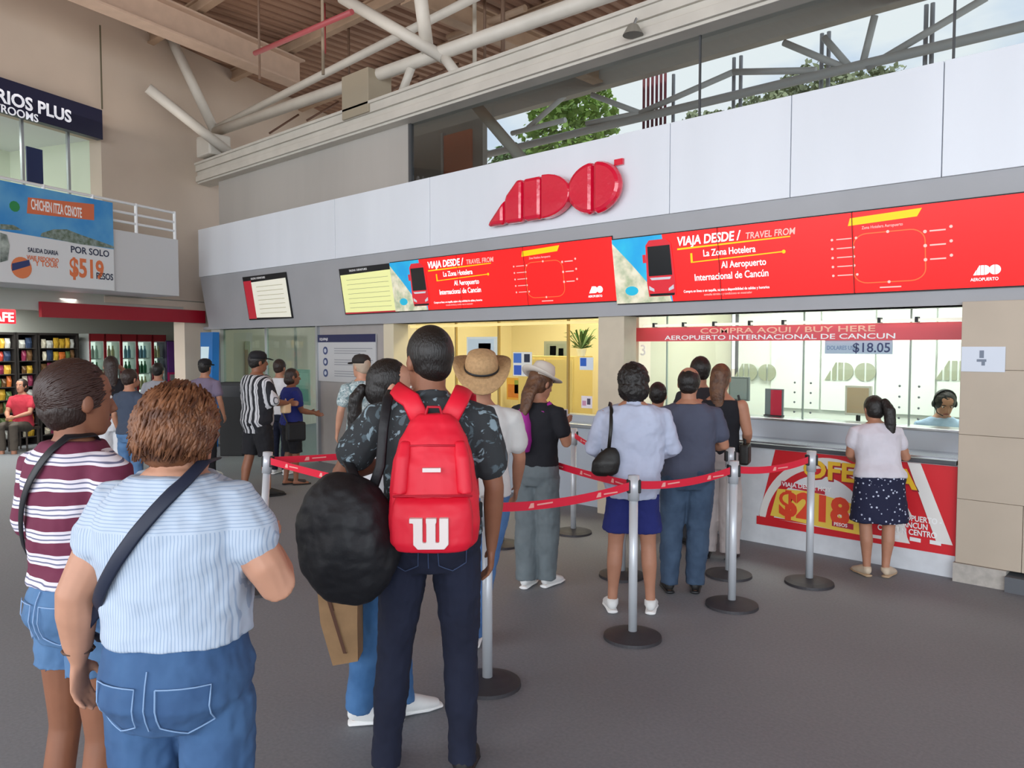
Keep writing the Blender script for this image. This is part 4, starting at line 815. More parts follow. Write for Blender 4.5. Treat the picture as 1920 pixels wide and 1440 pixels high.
# trees
def tree(px, py, Y, rx, rz, label, col, n=900, seed=1):
    c = PY(px, py, Y); rr = random.Random(seed); t = thing('tree', label, 'tree', (c.x, Y, -.12), 0)
    MB().loft([(0, 0, 0), (.05, 0, (c.z) * .5), (0, 0, c.z + .1)], [.16, .12, .06], 8).build('trunk', mat('bark', '#6a5844', .9), t)
    f = MB()
    for i in range(int(n * 1.9)):
        d = Vector((rr.gauss(0, 1), rr.gauss(0, 1), rr.gauss(0, 1))).normalized() * rr.uniform(.35, 1) ** .5; d *= 1 + .35 * noise.noise(d * 2.2 + Vector((seed, 0, 0)))
        p = Vector((d.x * rx, d.y * rx, d.z * rz + c.z + .12)); u = Vector((rr.uniform(-1, 1), rr.uniform(-1, 1), rr.uniform(-1, 1))).normalized(); v = u.orthogonal().normalized(); s_ = rr.uniform(.07, .14)
        f.add([p - u * s_, p + v * s_ * .6, p + u * s_, p - v * s_ * .6], [(0, 1, 2, 3)])
    f.build('foliage', mat('fol_' + col.strip('#'), col, .8, var=.3, vs=1.5), t)
tree(1068, 245, 16, 1.25, 1.35, 'bright green tree beyond glass left of the red reflection bars', '#7c9c48', 1300, 3)
tree(985, 318, 19, 1.3, .8, 'low dark green tree behind the seen through tube', '#5c7848', 900, 4)
for i, (px, py, rx, rz) in enumerate(((1330, 262, 1.25, .75), (1430, 240, 1.25, 1.0), (1530, 212, 1.3, 1.25), (1650, 200, 1.3, 1.1))):
    tree(px, py, 21 + 2.7 * (i % 2), rx, rz, ('leftmost low olive tree beyond the clerestory glass', 'second low olive tree from the red reflection bars', 'third low olive tree under the truss node', 'rightmost low olive tree beyond the clerestory glass')[i], '#8a9272', 1100, 10 + i)
# ================================================================== people
def V(*a): return Vector(a)
SK = {'tan': '#b07c62', 'brown': '#8a5a42', 'fair': '#bf8c72', 'dark': '#6b4532'}
def skin(k):
    return mat('skin_' + k, SK[k], .55, var=.06, vs=12, bump=.08, bs=90)
def surf(sec, x, z, out=.006, front=False):
    """point on the back (or front) of a stacked garment"""
    a_, b_ = sec[0], sec[-1]
    for p, q in zip(sec, sec[1:]):
        if p[0] <= z <= q[0]: a_, b_ = p, q; break
    else:
        a_ = b_ = sec[0] if z < sec[0][0] else sec[-1]
    t = 0 if a_ is b_ or b_[0] == a_[0] else (z - a_[0]) / (b_[0] - a_[0]); rx, ry, cx, cy = [a_[i] * (1 - t) + b_[i] * t for i in range(1, 5)]
    u = min(.97, abs(x - cx) / rx); y = ry * (1 - u ** 2.3) ** (1 / 2.3) + out
    return (x, cy + y if front else cy - y, z)
def cloth(name, col, var=.05, vs=8, bs=11, bump=.35, rough=.88, col2=None): return mat('cloth_' + name, col, rough, var=var, vs=vs, bump=bump, bs=bs, col2=col2)
def denim(name, col, col2): return mat('denim_' + name, col, .9, vs=7, col2=col2, bump=.35, bs=14)
TORSO = [(.80, .125, .095, 0), (.90, .160, .118, -.012), (.97, .152, .110, -.008), (1.04, .132, .098, 0), (1.14, .140, .104, 0), (1.26, .160, .114, 0), (1.325, .164, .108, -.004), (1.375, .152, .092, -.006), (1.41, .118, .076, -.008), (1.44, .080, .062, -.006), (1.46, .062, .056, -.004)]
HEAD = [(-.118, .026, .028, .050), (-.105, .040, .045, .042), (-.075, .054, .066, .026), (-.045, .063, .080, .012), (0, .071, .093, .002), (.04, .076, .099, -.004), (.075, .068, .088, -.006), (.10, .048, .062, -.008), (.115, .02, .03, -.01)]
def person(label, px, D, H=1.65, yaw=0.0, sk='tan', wt=1.0, hipw=1.0, chestw=1.0, head=(0, 0), lean=0, L=None, Rr=None, feet=((-.10, 0), (.10, 0)), knees=None, footyaw=(8, -8),
           hair=None, top=None, bottom=None, shoe=None, vox=.009, depth=1.0, ear=True, sock=None, z0=0.0, hand=(.35, .35), armf=1.0, legf=1.0, neck=0.0, shw=None):
    """yaw in degrees clockwise from looking straight away from the viewer; L / Rr = (elbow, wrist) in metres of a 1.70 m figure"""
    s = H / 1.70
    root = thing('person', label, 'person', tuple(DP(px, D)), YAW - rad(yaw))
    root.location.z = z0
    base = Matrix.Scale(s, 4)
    piv = V(0, -.01, .93)
    def bend(p):
        p = Vector(p); t = min(1, max(0, (p.z - .86) / .16)); t = t * t * (3 - 2 * t)
        if lean and t:
            a = -rad(lean) * t; q = p - piv; q = V(q.x, q.y * math.cos(a) - q.z * math.sin(a), q.y * math.sin(a) + q.z * math.cos(a)); p = piv + q
        return p
    def fin(m): m.v = [base @ bend(p) for p in m.v]; return m
    hy, hp = head
    HM = Matrix.Translation((0, .0, 1.50 - neck)) @ Matrix.Rotation(-rad(hy), 4, 'Z') @ Matrix.Rotation(-rad(hp), 4, 'X') @ Matrix.Translation((0, .012, .088))
    L = L or (V(-.235, -.02, 1.13), V(-.25, .06, .90)); Rr = Rr or (V(.235, -.02, 1.13), V(.25, .06, .90))
    shw = shw or .178 * chestw
    # ---- body
    m = MB(); m.stack([(z, rx * wt * (hipw if z < 1.0 else chestw) * .97, ry * wt * depth * .95, 0, cy) for z, rx, ry, cy in TORSO], 20)
    m.loft([(0, -.01, 1.38), (0, -.004, 1.44 - neck * .5), HM @ V(0, -.02, -.06)], [(.062, .06), (.055, .056), (.056, .058)], 14)
    h = MB(HM); h.stack([(z, rx, ry, 0, cy) for z, rx, ry, cy in HEAD], 20, 2.15)
    h.loft([(0, .092, .012), (0, .104, -.012), (0, .113, -.032), (0, .098, -.040)], [.008, .010, .014, .010], 8)
    h.loft([(0, .088, -.075), (0, .092, -.082)], [(.022, .010)] * 2, 8)
    if ear:
        for sx in (-1, 1): h.ball((sx * .078, -.006, -.012), (.011, .020, .033), 8, 8)
    m.add(h.v, h.f)
    for sx, (el, wr), cu in ((-1, L, hand[0]), (1, Rr, hand[1])):
        sh = V(sx * shw, -.008, 1.350); ar = wt ** .8 * armf
        m.loft([sh, sh.lerp(el, .35), sh.lerp(el, .8), el, el.lerp(wr, .3), el.lerp(wr, .75), wr], [.052 * ar, .049 * ar, .042 * ar, .039 * ar, .040 * ar, .030 * ar, (.026, .021)], 12)
        # hand
        d = (wr - el).normalized(); side = V(0, 1, 0) if abs(d.z) > .6 else V(0, 0, 1)
        nrm = d.cross(side).normalized(); side = nrm.cross(d).normalized()
        if nrm.x * sx > 0 and abs(d.z) > .6: nrm = -nrm      # palm normal towards the body
        pc = wr + d * .045
        m.loft([wr, wr + d * .03, wr + d * .078], [(.024, .018), (.036, .015), (.038, .013)], 10, up=nrm)
        for i, (o, ln) in enumerate(((-.028, .062), (-.009, .074), (.010, .072), (.028, .056))):
            b0 = wr + d * .075 + side * -o; c1 = b0 + (d * math.cos(cu) + nrm * math.sin(cu)) * ln * .5; c2 = c1 + (d * math.cos(cu * 2.4) + nrm * math.sin(cu * 2.4)) * ln * .5
            m.loft([b0 - d * .012, b0, c1, c2], [.0085, .0088, .008, .0068], 7)
        t0 = wr + d * .022 + side * .026; t1 = t0 + (d * .6 + side * .65 + nrm * .3).normalized() * .034; t2 = t1 + (d * .9 + side * .15 + nrm * .35).normalized() * .03
        m.loft([t0, t1, t2], [.0125, .0105, .008], 7)
    ankle = []; SEC = {}
    for i, sx in enumerate((-1, 1)):
        fx, fy = feet[i]; hp_ = V(sx * .083 * wt * hipw, -.005, .86); an = V(fx, fy - .03, .085); kn = V(*knees[i]) if knees else hp_.lerp(an, .5) + V(sx * .005, .018, 0)
        lf = wt ** .7 * legf; cf = kn.lerp(an, .35) + V(0, -.012, 0)
        m.loft([hp_, hp_.lerp(kn, .4), hp_.lerp(kn, .85), kn, cf, kn.lerp(an, .75), an], [.082 * lf, .076 * lf, .056 * lf, .052 * lf, .052 * lf, .036 * lf, .034], 14)
        fa_ = rad(footyaw[i]); fd = V(-math.sin(fa_), math.cos(fa_), 0); heel = V(fx, fy - .05, .04)
        fk = 1 if (not shoe or shoe.get('open')) else .72
        m.loft([heel, heel + fd * .06 * fk, heel + fd * .13 * fk + V(0, 0, -.008), heel + fd * .19 * fk + V(0, 0, -.014)], [(.030 * fk, .036 * fk), (.033 * fk, .042 * fk), (.038 * fk, .030 * fk), (.034 * fk, .018)], 12)
        ankle.append((heel, fd, an))
    fin(m).build('body', skin(sk), root, vox=vox, sm=3)
    # ---- face details
    e = MB(HM)
    for sx in (-1, 1): e.ball((sx * .030, .080, .010), (.013, .010, .008), 10, 8)
    fin(e).build('eyes', mat('eye_white', '#e8e4de', .3), root, smooth=True)
    e = MB(HM)
    for sx in (-1, 1): e.ball((sx * .030, .0875, .010), (.006, .004, .006), 8, 6); e.loft([(sx * .016, .096, .028), (sx * .032, .094, .033), (sx * .048, .082, .028)], [.003, .004, .002], 6)
    fin(e).build('brows', mat('brow_dark', '#1d1512', .7), root, smooth=True)
    e = MB(HM); e.loft([(-.022, .088, -.066), (0, .097, -.062), (.022, .088, -.066)], [(.003, .005), (.006, .008), (.003, .005)], 8); fin(e).build('lips', mat('lips', '#8c4a44', .5), root, smooth=True)
    # ---- clothes
    tt = top or {}
    if tt:
        inf = tt.get('fit', .016); hem = tt.get('hem', .90); ht = tt.get('flare', 1.0); m = MB(); sec = []
        zt_ = tt.get('neck', 1.435)
        prof = [q for q in TORSO if q[0] > hem + .02 and q[0] < zt_ - .008]
        def at(z):
            for a_, b_ in zip(TORSO, TORSO[1:]):
                if a_[0] <= z <= b_[0]:
                    t = (z - a_[0]) / (b_[0] - a_[0]); return tuple(a_[i] * (1 - t) + b_[i] * t for i in range(4))
            return (z,) + (TORSO[0] if z < TORSO[0][0] else TORSO[-1])[1:]
        for z, rx, ry, cy in [at(hem)] + prof + [at(zt_)]:
            k = (hipw if z < 1.0 else chestw); mid = max(0, 1 - abs(z - 1.06) / .16) * tt.get('loose', .5); rx = rx * (1 - mid) + .156 * mid
            q = ht if z <= hem + .08 else 1
            sec.append((z, rx * wt * k * q + inf, ry * wt * depth * q + inf, 0, cy))
        m.stack(sec, 26); SEC['top'] = sec
        sl = tt.get('sleeve', .55)
        if sl > 0:
            for sx, (el, wr) in ((-1, L), (1, Rr)):
                sh = V(sx * shw, -.008, 1.350); ar = wt ** .8 * armf; sf = tt.get('sfit', 1.0) * .011 + .004
                pts = [sh + V(-sx * .06, 0, .016), sh + V(0, 0, .004)]; rs = [.050 * ar + sf * .5, .052 * ar + sf * .7]
                if sl <= 1: pts += [sh.lerp(el, sl * .5), sh.lerp(el, sl)]; rs += [.050 * ar + sf, .048 * ar + sf * 1.25]
                else: pts += [sh.lerp(el, .5), el, el.lerp(wr, .5), el.lerp(wr, min(1, sl - 1))]; rs += [.048 * ar + sf, .044 * ar + sf, .042 * ar + sf, .034 * ar + sf * .8]
                m.loft(pts, rs, 14)
        if tt.get('collar'): m.loft([(0, -.012, 1.415), (0, -.006, 1.455)], [(.078, .070), (.067, .064)], 16, cap='flat')
        o = fin(m).build(tt.get('name', 'shirt'), tt['m'], root, vox=vox, sm=4, ds=tt.get('fold', .018), dsc=.09)
        if tt.get('label'): o['label'] = tt['label']
    bb = bottom or {}
    if bb:
        inf = bb.get('fit', .012); kd = bb.get('kind', 'trousers'); m = MB(); top_ = bb.get('waist', 1.0); zc_ = .80
        if kd == 'skirt':
            z1 = bb['hem']; fl_ = bb.get('flare', 1.15); n_ = 5
            m.stack([(z1 + (.88 - z1) * i / n_, (.150 * wt * hipw + inf) * (fl_ + (1 - fl_) * i / n_), (.108 * wt * depth + inf) * (fl_ + (1 - fl_) * i / n_), 0, -.008) for i in range(n_ + 1)] + [(.93, .155 * wt * hipw + inf, .115 * wt * depth + inf, 0, -.01), (top_, .140 * wt * hipw + inf, .105 * wt * depth + inf, 0, -.004)], 26)
        else:
            SEC['bot'] = [(.80, .120 * wt * hipw, .095 * wt * depth + inf, 0, -.004), (.88, .155 * wt * hipw + inf, .118 * wt * depth + inf, 0, -.014), (.94, .156 * wt * hipw + inf, .114 * wt * depth + inf, 0, -.010), (top_, .138 * wt * hipw, .100 * wt * depth, 0, -.004)]
            m.stack([(.80, .120 * wt * hipw, .095 * wt * depth + inf, 0, -.004), (.88, .155 * wt * hipw + inf, .118 * wt * depth + inf, 0, -.014), (.94, .156 * wt * hipw + inf, .114 * wt * depth + inf, 0, -.010), (top_, .138 * wt * hipw, .100 * wt * depth, 0, -.004)], 24)
            for i, sx in enumerate((-1, 1)):
                fx, fy = feet[i]; hp_ = V(sx * .083 * wt * hipw, -.005, .86); an = V(fx, fy - .03, .085); kn = V(*knees[i]) if knees else hp_.lerp(an, .5) + V(sx * .005, .018, 0)
                lf = wt ** .7 * legf; he = bb.get('hem', .06); wide = bb.get('wide', 1.0)
                full = [(hp_, .082 * lf + inf), (hp_.lerp(kn, .4), .076 * lf + inf), (hp_.lerp(kn, .85), .058 * lf * wide + inf), (kn, .055 * lf * wide + inf), (kn.lerp(an, .35) + V(0, -.01, 0), .054 * lf * wide + inf), (kn.lerp(an, .75), .044 * lf * wide + inf), (an + V(0, 0, -.02), .044 * wide + inf)]
                pts, rs = [], []
                for j, (p, r) in enumerate(full):
                    if p.z >= he: pts.append(p); rs.append(r)
                    else:
                        q, r0 = full[j - 1]; t = (q.z - he) / (q.z - p.z); pts.append(q.lerp(p, t)); rs.append(r0 + (r - r0) * t); break
                if he > .3: rs[-1] += .006 + bb.get('open', 0)
                m.loft(pts, rs, 16, cap='flat')
        o = fin(m).build({'trousers': 'trousers', 'shorts': 'shorts', 'skirt': 'skirt'}[kd], bb['m'], root, vox=vox, sm=3, ds=bb.get('fold', .017), dsc=.07)
        if bb.get('label'): o['label'] = bb['label']
        if bb.get('pockets') and kd != 'skirt':
            for sx in (-1, 1):
                q = MB(); w0 = .052 * wt; cx_ = sx * .075 * wt * hipw; zt_p = min(top_ - .06, .94); pk = [(cx_ - w0, zt_p), (cx_ + w0, zt_p), (cx_ + w0 * .92, zt_p - .10), (cx_, zt_p - .125), (cx_ - w0 * .92, zt_p - .10), (cx_ - w0, zt_p)]; pp = []
                for (xa, za), (xb, zb) in zip(pk, pk[1:]):
                    for t in range(4): pp.append(V(*surf(SEC['bot'], xa + (xb - xa) * t / 4, za + (zb - za) * t / 4, .005)))
                q.loft(pp + [pp[0]], [.002] * (len(pp) + 1), 5, cap='flat')
                if sx > 0: q.loft([V(*surf(SEC['bot'], 0, min(top_ - .02, .98) - .03 * t, .004)) for t in range(6)], [.002] * 6, 5, cap='flat')
                fin(q).build('pocket_stitching', mat('stitch_' + bb['m'].name, bb['pockets'], .8), root)
    if shoe:
        for (heel, fd, an) in ankle:
            q = MB(); k = shoe.get('k', 1)
            if shoe.get('open'):
                q.loft([heel + fd * .05 + V(0, 0, .03), heel + fd * .14 + V(0, 0, .008)], [(.038, .02), (.046, .028)], 12)
            else:
                q.loft([heel + V(0, 0, .022), heel + fd * .05 + V(0, 0, .018), heel + fd * .10 + V(0, 0, .006), heel + fd * .16 + V(0, 0, -.006), heel + fd * .20 + V(0, 0, -.012)], [(.036, .042), (.038, .048), (.043, .042), (.044, .030), (.034, .022)], 14)
                q.loft([an + V(0, 0, -.03), an + V(0, 0, .012)], [.042, .042], 12, cap='flat')
            up_ = fin(q).build('shoe', shoe['m'], root, smooth=True, vox=.007 if vox < .009 else .009, sm=2)
            q = MB(); q.loft([heel + V(0, 0, -.027) - fd * .02, heel + fd * .08 + V(0, 0, -.027), heel + fd * .15 + V(0, 0, -.027), heel + fd * .225 + V(0, 0, -.027)], [(.036, .012), (.038, .012), (.047, .012), (.030, .011)], 14)
            so_ = fin(q).build('sole', shoe.get('sole') or shoe['m'], root, smooth=True); so_.parent = up_
    # ---- hair
    if hair:
        c = V(0, -.016, .022) + V(*hair.get('off', (0, 0, 0))); r = V(.086, .106, .106) * hair.get('k', 1)
        if hair.get('r'): r = V(*hair['r'])
        st = hair['style']; hm = hair['m']; q = MB(HM); rr = random.Random(int(px))
        q.ball(c, tuple(r), 22, 16)
        if st in ('short', 'crop'): q.ball(c + V(0, -.030, -.045), (r.x * .80, r.y * .62, r.z * .62), 16, 12)
        if st in ('tied', 'tail', 'bob', 'long', 'curly'): q.ball(c + V(0, -.022, -.05), (r.x * .92, r.y * .78, r.z * .78), 16, 12)
        if st == 'tied':
            q.ball(c + V(-.008, -.074, -.055), (.040, .034, .042), 14, 10)
        if st == 'bob': q.ball(c + V(0, -.025, -.075), (r.x * 1.0, r.y * .82, r.z * .8), 16, 12)
        if st == 'long': q.loft([c + V(0, -.05, -.02), c + V(0, -.085, -.14), c + V(.01, -.09, -.24), c + V(.01, -.10, -.34)], [(.08, .05), (.07, .04), (.055, .03), (.025, .015)], 14)
        ho = fin(q).build('hair', hm, root, vox=max(.006, vox * .8), sm=3, ds=hair.get('ds', .006), dsc=hair.get('dsc', .02))
        if st == 'tail':
            q = MB(HM); tp = hair.get('tail', [(0, -.11, .02), (0, -.15, -.04), (.01, -.15, -.16), (.0, -.13, -.28), (.0, -.12, -.36)])
            q.loft([c + V(*p) for p in tp], [x_ * hair.get('tr', 1) for x_ in (.024, .034, .032, .024, .010)][:len(tp)], 12); fin(q).build('ponytail', hm, root, vox=.007, sm=2, ds=.008, dsc=.02)
            q = MB(HM); q.ball(c + V(*tp[0]) + V(0, -.012, -.01), (.024, .018, .024), 10, 8); fin(q).build('hair_tie', hair.get('tie', M_black), root, smooth=True)
        ns = hair.get('strands', 0)
        if ns:
            q = MB(HM)
            for i in range(ns):
                if st == 'tied' or st == 'tail':
                    a_ = rr.uniform(-math.pi * .55, math.pi * .55); e_ = rr.uniform(-.2, 1.3); d0 = V(math.sin(a_) * math.cos(e_), math.cos(a_) * math.cos(e_) * .9, math.sin(e_)).normalized()
                    d1 = V(rr.uniform(-.22, .22), -1, rr.uniform(-.55, -.15) if st == 'tied' else rr.uniform(0, .3)).normalized(); nn = 7; wob = .0; lift = 1.012; rad_ = .0035
                else:
                    d0 = V(rr.uniform(-.9, .9), rr.uniform(-.8, .7), rr.uniform(.1, 1)).normalized(); dd = V(d0.x * 1.2, d0.y * .7 - .35, 0).normalized()
                    d1 = (d0 * .3 + dd * .9 + V(0, 0, rr.uniform(-1.0, -.2))).normalized(); nn = 6; wob = hair.get('wob', .006); lift = 1.03; rad_ = hair.get('sr', .0055)
                om = d0.angle(d1)
                if om < .15: continue
                pts = []; ph = rr.uniform(0, 6.28)
                for j in range(nn):
                    t = j / (nn - 1); d = (d0 * math.sin((1 - t) * om) + d1 * math.sin(t * om)) / math.sin(om); cc = c + V(0, -.012 * t, -.03 * t * (st != 'tied'))
                    p = cc + V(d.x * r.x, d.y * r.y, d.z * r.z) * (lift + (.05 * math.sin(ph + t * 7) + rr.uniform(0, .05) if wob else 0)) + V(math.sin(ph + 9 * t), math.cos(ph * 2 + 8 * t), math.sin(ph * 3 + 7 * t)) * wob
                    pts.append(p)
                q.loft(pts, [rad_ * .6] + [rad_] * (nn - 2) + [rad_ * .4], 5, cap='flat')
            o = fin(q).build('hair_strands', hair.get('m2', hm), root, smooth=True); o.parent = ho
    root['_s'] = s
    info = dict(root=root, fin=fin, HM=HM, s=s, L=L, R=Rr, shw=shw, wt=wt, sec=SEC, yawm=Matrix.Translation(root.location) @ Matrix.Rotation(YAW - rad(yaw), 4, 'Z'))
    del root['_s']
    return info
def worn(info, name, label, cat, build, cat_group=None):
    """a carried thing of its own, built in the wearer's frame; its empty stands at the wearer's feet"""
    r = info['root']; t = thing(name, label, cat, tuple(r.location), r.rotation_euler.z, cat_group); build(t, info['fin']); return t
HB = mat('hair_black', '#17120f', .45, bump=.5, bs=60, stretch=(3, 3, .6)); HD = mat('hair_dark_brown', '#2c1d17', .45, bump=.5, bs=60, stretch=(3, 3, .6)); HR = mat('hair_auburn', '#5c3823', .55, bump=.5, bs=50, col2='#7a4e32', vs=14)
HR2 = mat('hair_auburn_light', '#86583a', .5, col2='#56321e', vs=30); HG = mat('hair_greying', '#3a332f', .5, bump=.5, bs=60)
HS = mat('hair_sheen', '#3a2620', .4)
WS = dict(m=mat('shoe_white', '#e2e2e0', .6, var=.03), sole=mat('sole_white', '#f0f0ee', .6)); BS = dict(m=mat('shoe_black', '#1c1a1a', .6), sole=M_black)
SB = dict(m=mat('shoe_beige', '#c9b7a0', .7), sole=mat('sole_tan', '#b59a7c', .7)); SD = dict(m=mat('sandal_dark', '#2a201c', .6), open=True, sole=MC['shoe_black'])
def strap(pts, w, t_, name='strap', m=None):
    def f(parent, fin):
        q = MB(); q.loft(pts, [(w, t_)] * len(pts), 8, cap='flat'); fin(q).build(name, m, parent, smooth=True)
    return f

# 1 ---- woman in pale blue striped blouse (front left)
M_blouse = striped('blue_pinstripe_blouse', [(0, '#b9c6d6'), (.70, '#9aacc4')], 'X', 120, z_split=1.30, distort=.004)
P1 = person('woman with curly auburn hair and pale blue striped blouse in left foreground', 326, 1.98, 1.675, yaw=4, sk='fair', wt=1.16, hipw=1.0, chestw=.97, depth=1.12, head=(14, 4), vox=.0065, armf=1.12, neck=.04, shw=.152,
    L=(V(-.238, -.07, 1.14), V(-.262, -.03, .945)), Rr=(V(.278, -.03, 1.165), V(.17, .20, 1.20)),
    hair=dict(style='curly', m=HR, m2=HR2, strands=900, r=(.080, .100, .098), off=(0, .002, .006), wob=.010, sr=.0045, ds=.016, dsc=.025),
    top=dict(m=M_blouse, name='blouse', hem=1.02, sleeve=.36, fit=.022, loose=.9, sfit=1.3, fold=.022, flare=1.0, neck=1.445), bottom=dict(kind='shorts', m=denim('mid', '#34527a', '#41638c'), hem=.47, fit=.013, pockets='#86a4c8', waist=1.06), shoe=WS)
def f1(t, fin):
    S_ = P1['sec']['top']; n = [(.085, .05, 1.475), (.088, -.03, 1.478)]
    for i in range(18):
        a = i / 17; n.append(surf(S_, .075 - .255 * a, 1.44 - .34 * a, .011))
    n += [(-.225, -.06, 1.05), (-.232, .03, .98), (-.20, .12, .94)]
    q = MB(); q.loft(n, [(.018, .004)] * len(n), 8, up=(0, -1, .2), cap='flat'); fin(q).build('strap', mat('navy_strap', '#1b2338', .6), t, smooth=True)
    q = MB().box((-.24, .14, .80), (-.06, .20, .96)); fin(q).build('pouch', MC['navy_strap'], t, bevel=.02)
worn(P1, 'crossbody_bag', 'navy crossbody bag strap running diagonally over the pale blue blouse', 'bag', f1)
def f1b(t, fin):
    q = MB(); q.loft([V(-.261, -.032, .965) + V(.038 * math.cos(a * .524), .036 * math.sin(a * .524), .012) for a in range(13)], [.004] * 13, 6, cap='flat'); fin(q).build('cord', mat('bracelet', '#5c4438', .6), t, smooth=True)
worn(P1, 'bracelet', 'thin brown bracelet on left wrist of the auburn haired woman', 'bracelet', f1b)
# 2 ---- woman in maroon striped shirt
M_mar = striped('maroon_white_stripe', [(0, '#6b2440'), (.46, '#ddd6de'), (.56, '#6a6c88'), (.62, '#e0dae2'), (.76, '#6a6c88'), (.82, '#ddd6de'), (.93, '#6b2440')], 'Z', 12.5, distort=.035)
P2 = person('woman with dark tied hair and maroon and white striped shirt at far left', 137, 2.50, 1.70, yaw=26, sk='brown', wt=.93, hipw=.98, chestw=1.05, depth=1.1, head=(14, 3), vox=.0075, neck=.01,
    L=(V(-.22, .0, 1.13), V(-.16, .20, 1.12)), Rr=(V(.21, -.02, 1.12), V(.20, .16, 1.02)),
    hair=dict(style='tied', m=HD, m2=HS, strands=360, off=(0, .0, .002), r=(.081, .1045, .108)), top=dict(m=M_mar, hem=.985, sleeve=.85, fit=.022, loose=.8, sfit=1.6, fold=.018, neck=1.447),
    bottom=dict(kind='shorts', m=denim('light', '#46688e', '#587ca4'), hem=.70, fit=.018, waist=1.02, pockets='#90acd0'), shoe=WS)
def f2(t, fin):
    S_ = P2['sec']['top']; n = [(.04, .09, 1.40), (.07, .02, 1.465), (.05, -.06, 1.465)] + [surf(S_, .04 - .19 * i / 12, 1.43 - .36 * i / 12, .011) for i in range(13)] + [(-.195, -.03, 1.02), (-.20, .10, .93)]
    q = MB(); q.loft(n, [(.016, .004)] * len(n), 8, up=(0, -1, .2), cap='flat'); fin(q).build('strap', mat('black_strap', '#14161c', .5), t, smooth=True)
    q = MB().box((-.25, .10, .76), (-.08, .17, .93)); fin(q).build('pouch', MC['black_strap'], t, bevel=.02)
worn(P2, 'crossbody_bag', 'black crossbody bag strap over the maroon striped shirt', 'bag', f2)
# 3 ---- man with the red backpack
M_fl = floral('dark_floral_shirt', '#2e3235', ['#4f5d64', '#8497a0'], 11, .60)
P3 = person('man with cropped dark hair and dark floral shirt wearing a red backpack', 806, 3.05, 1.84, yaw=-2, neck=.02, sk='brown', wt=1.0, hipw=1.13, chestw=1.04, head=(-30, 0), vox=.0075, depth=.95,
    L=(V(-.325, -.02, 1.16), V(-.20, .16, 1.16)), Rr=(V(.235, -.01, 1.10), V(.225, .045, .86)), feet=((-.170, 0), (.115, .02)), legf=1.0,
    hair=dict(style='crop', m=HB, off=(0, -.002, .004), r=(.083, .104, .103), ds=.001), top=dict(m=M_fl, hem=.93, sleeve=.60, fit=.020, sfit=1.8, loose=.7, fold=.014, collar=1),
    bottom=dict(m=denim('navy', '#10152a', '#161c32'), fit=.010, hem=.05, pockets='#3a4868', fold=.018), shoe=BS, armf=.95)
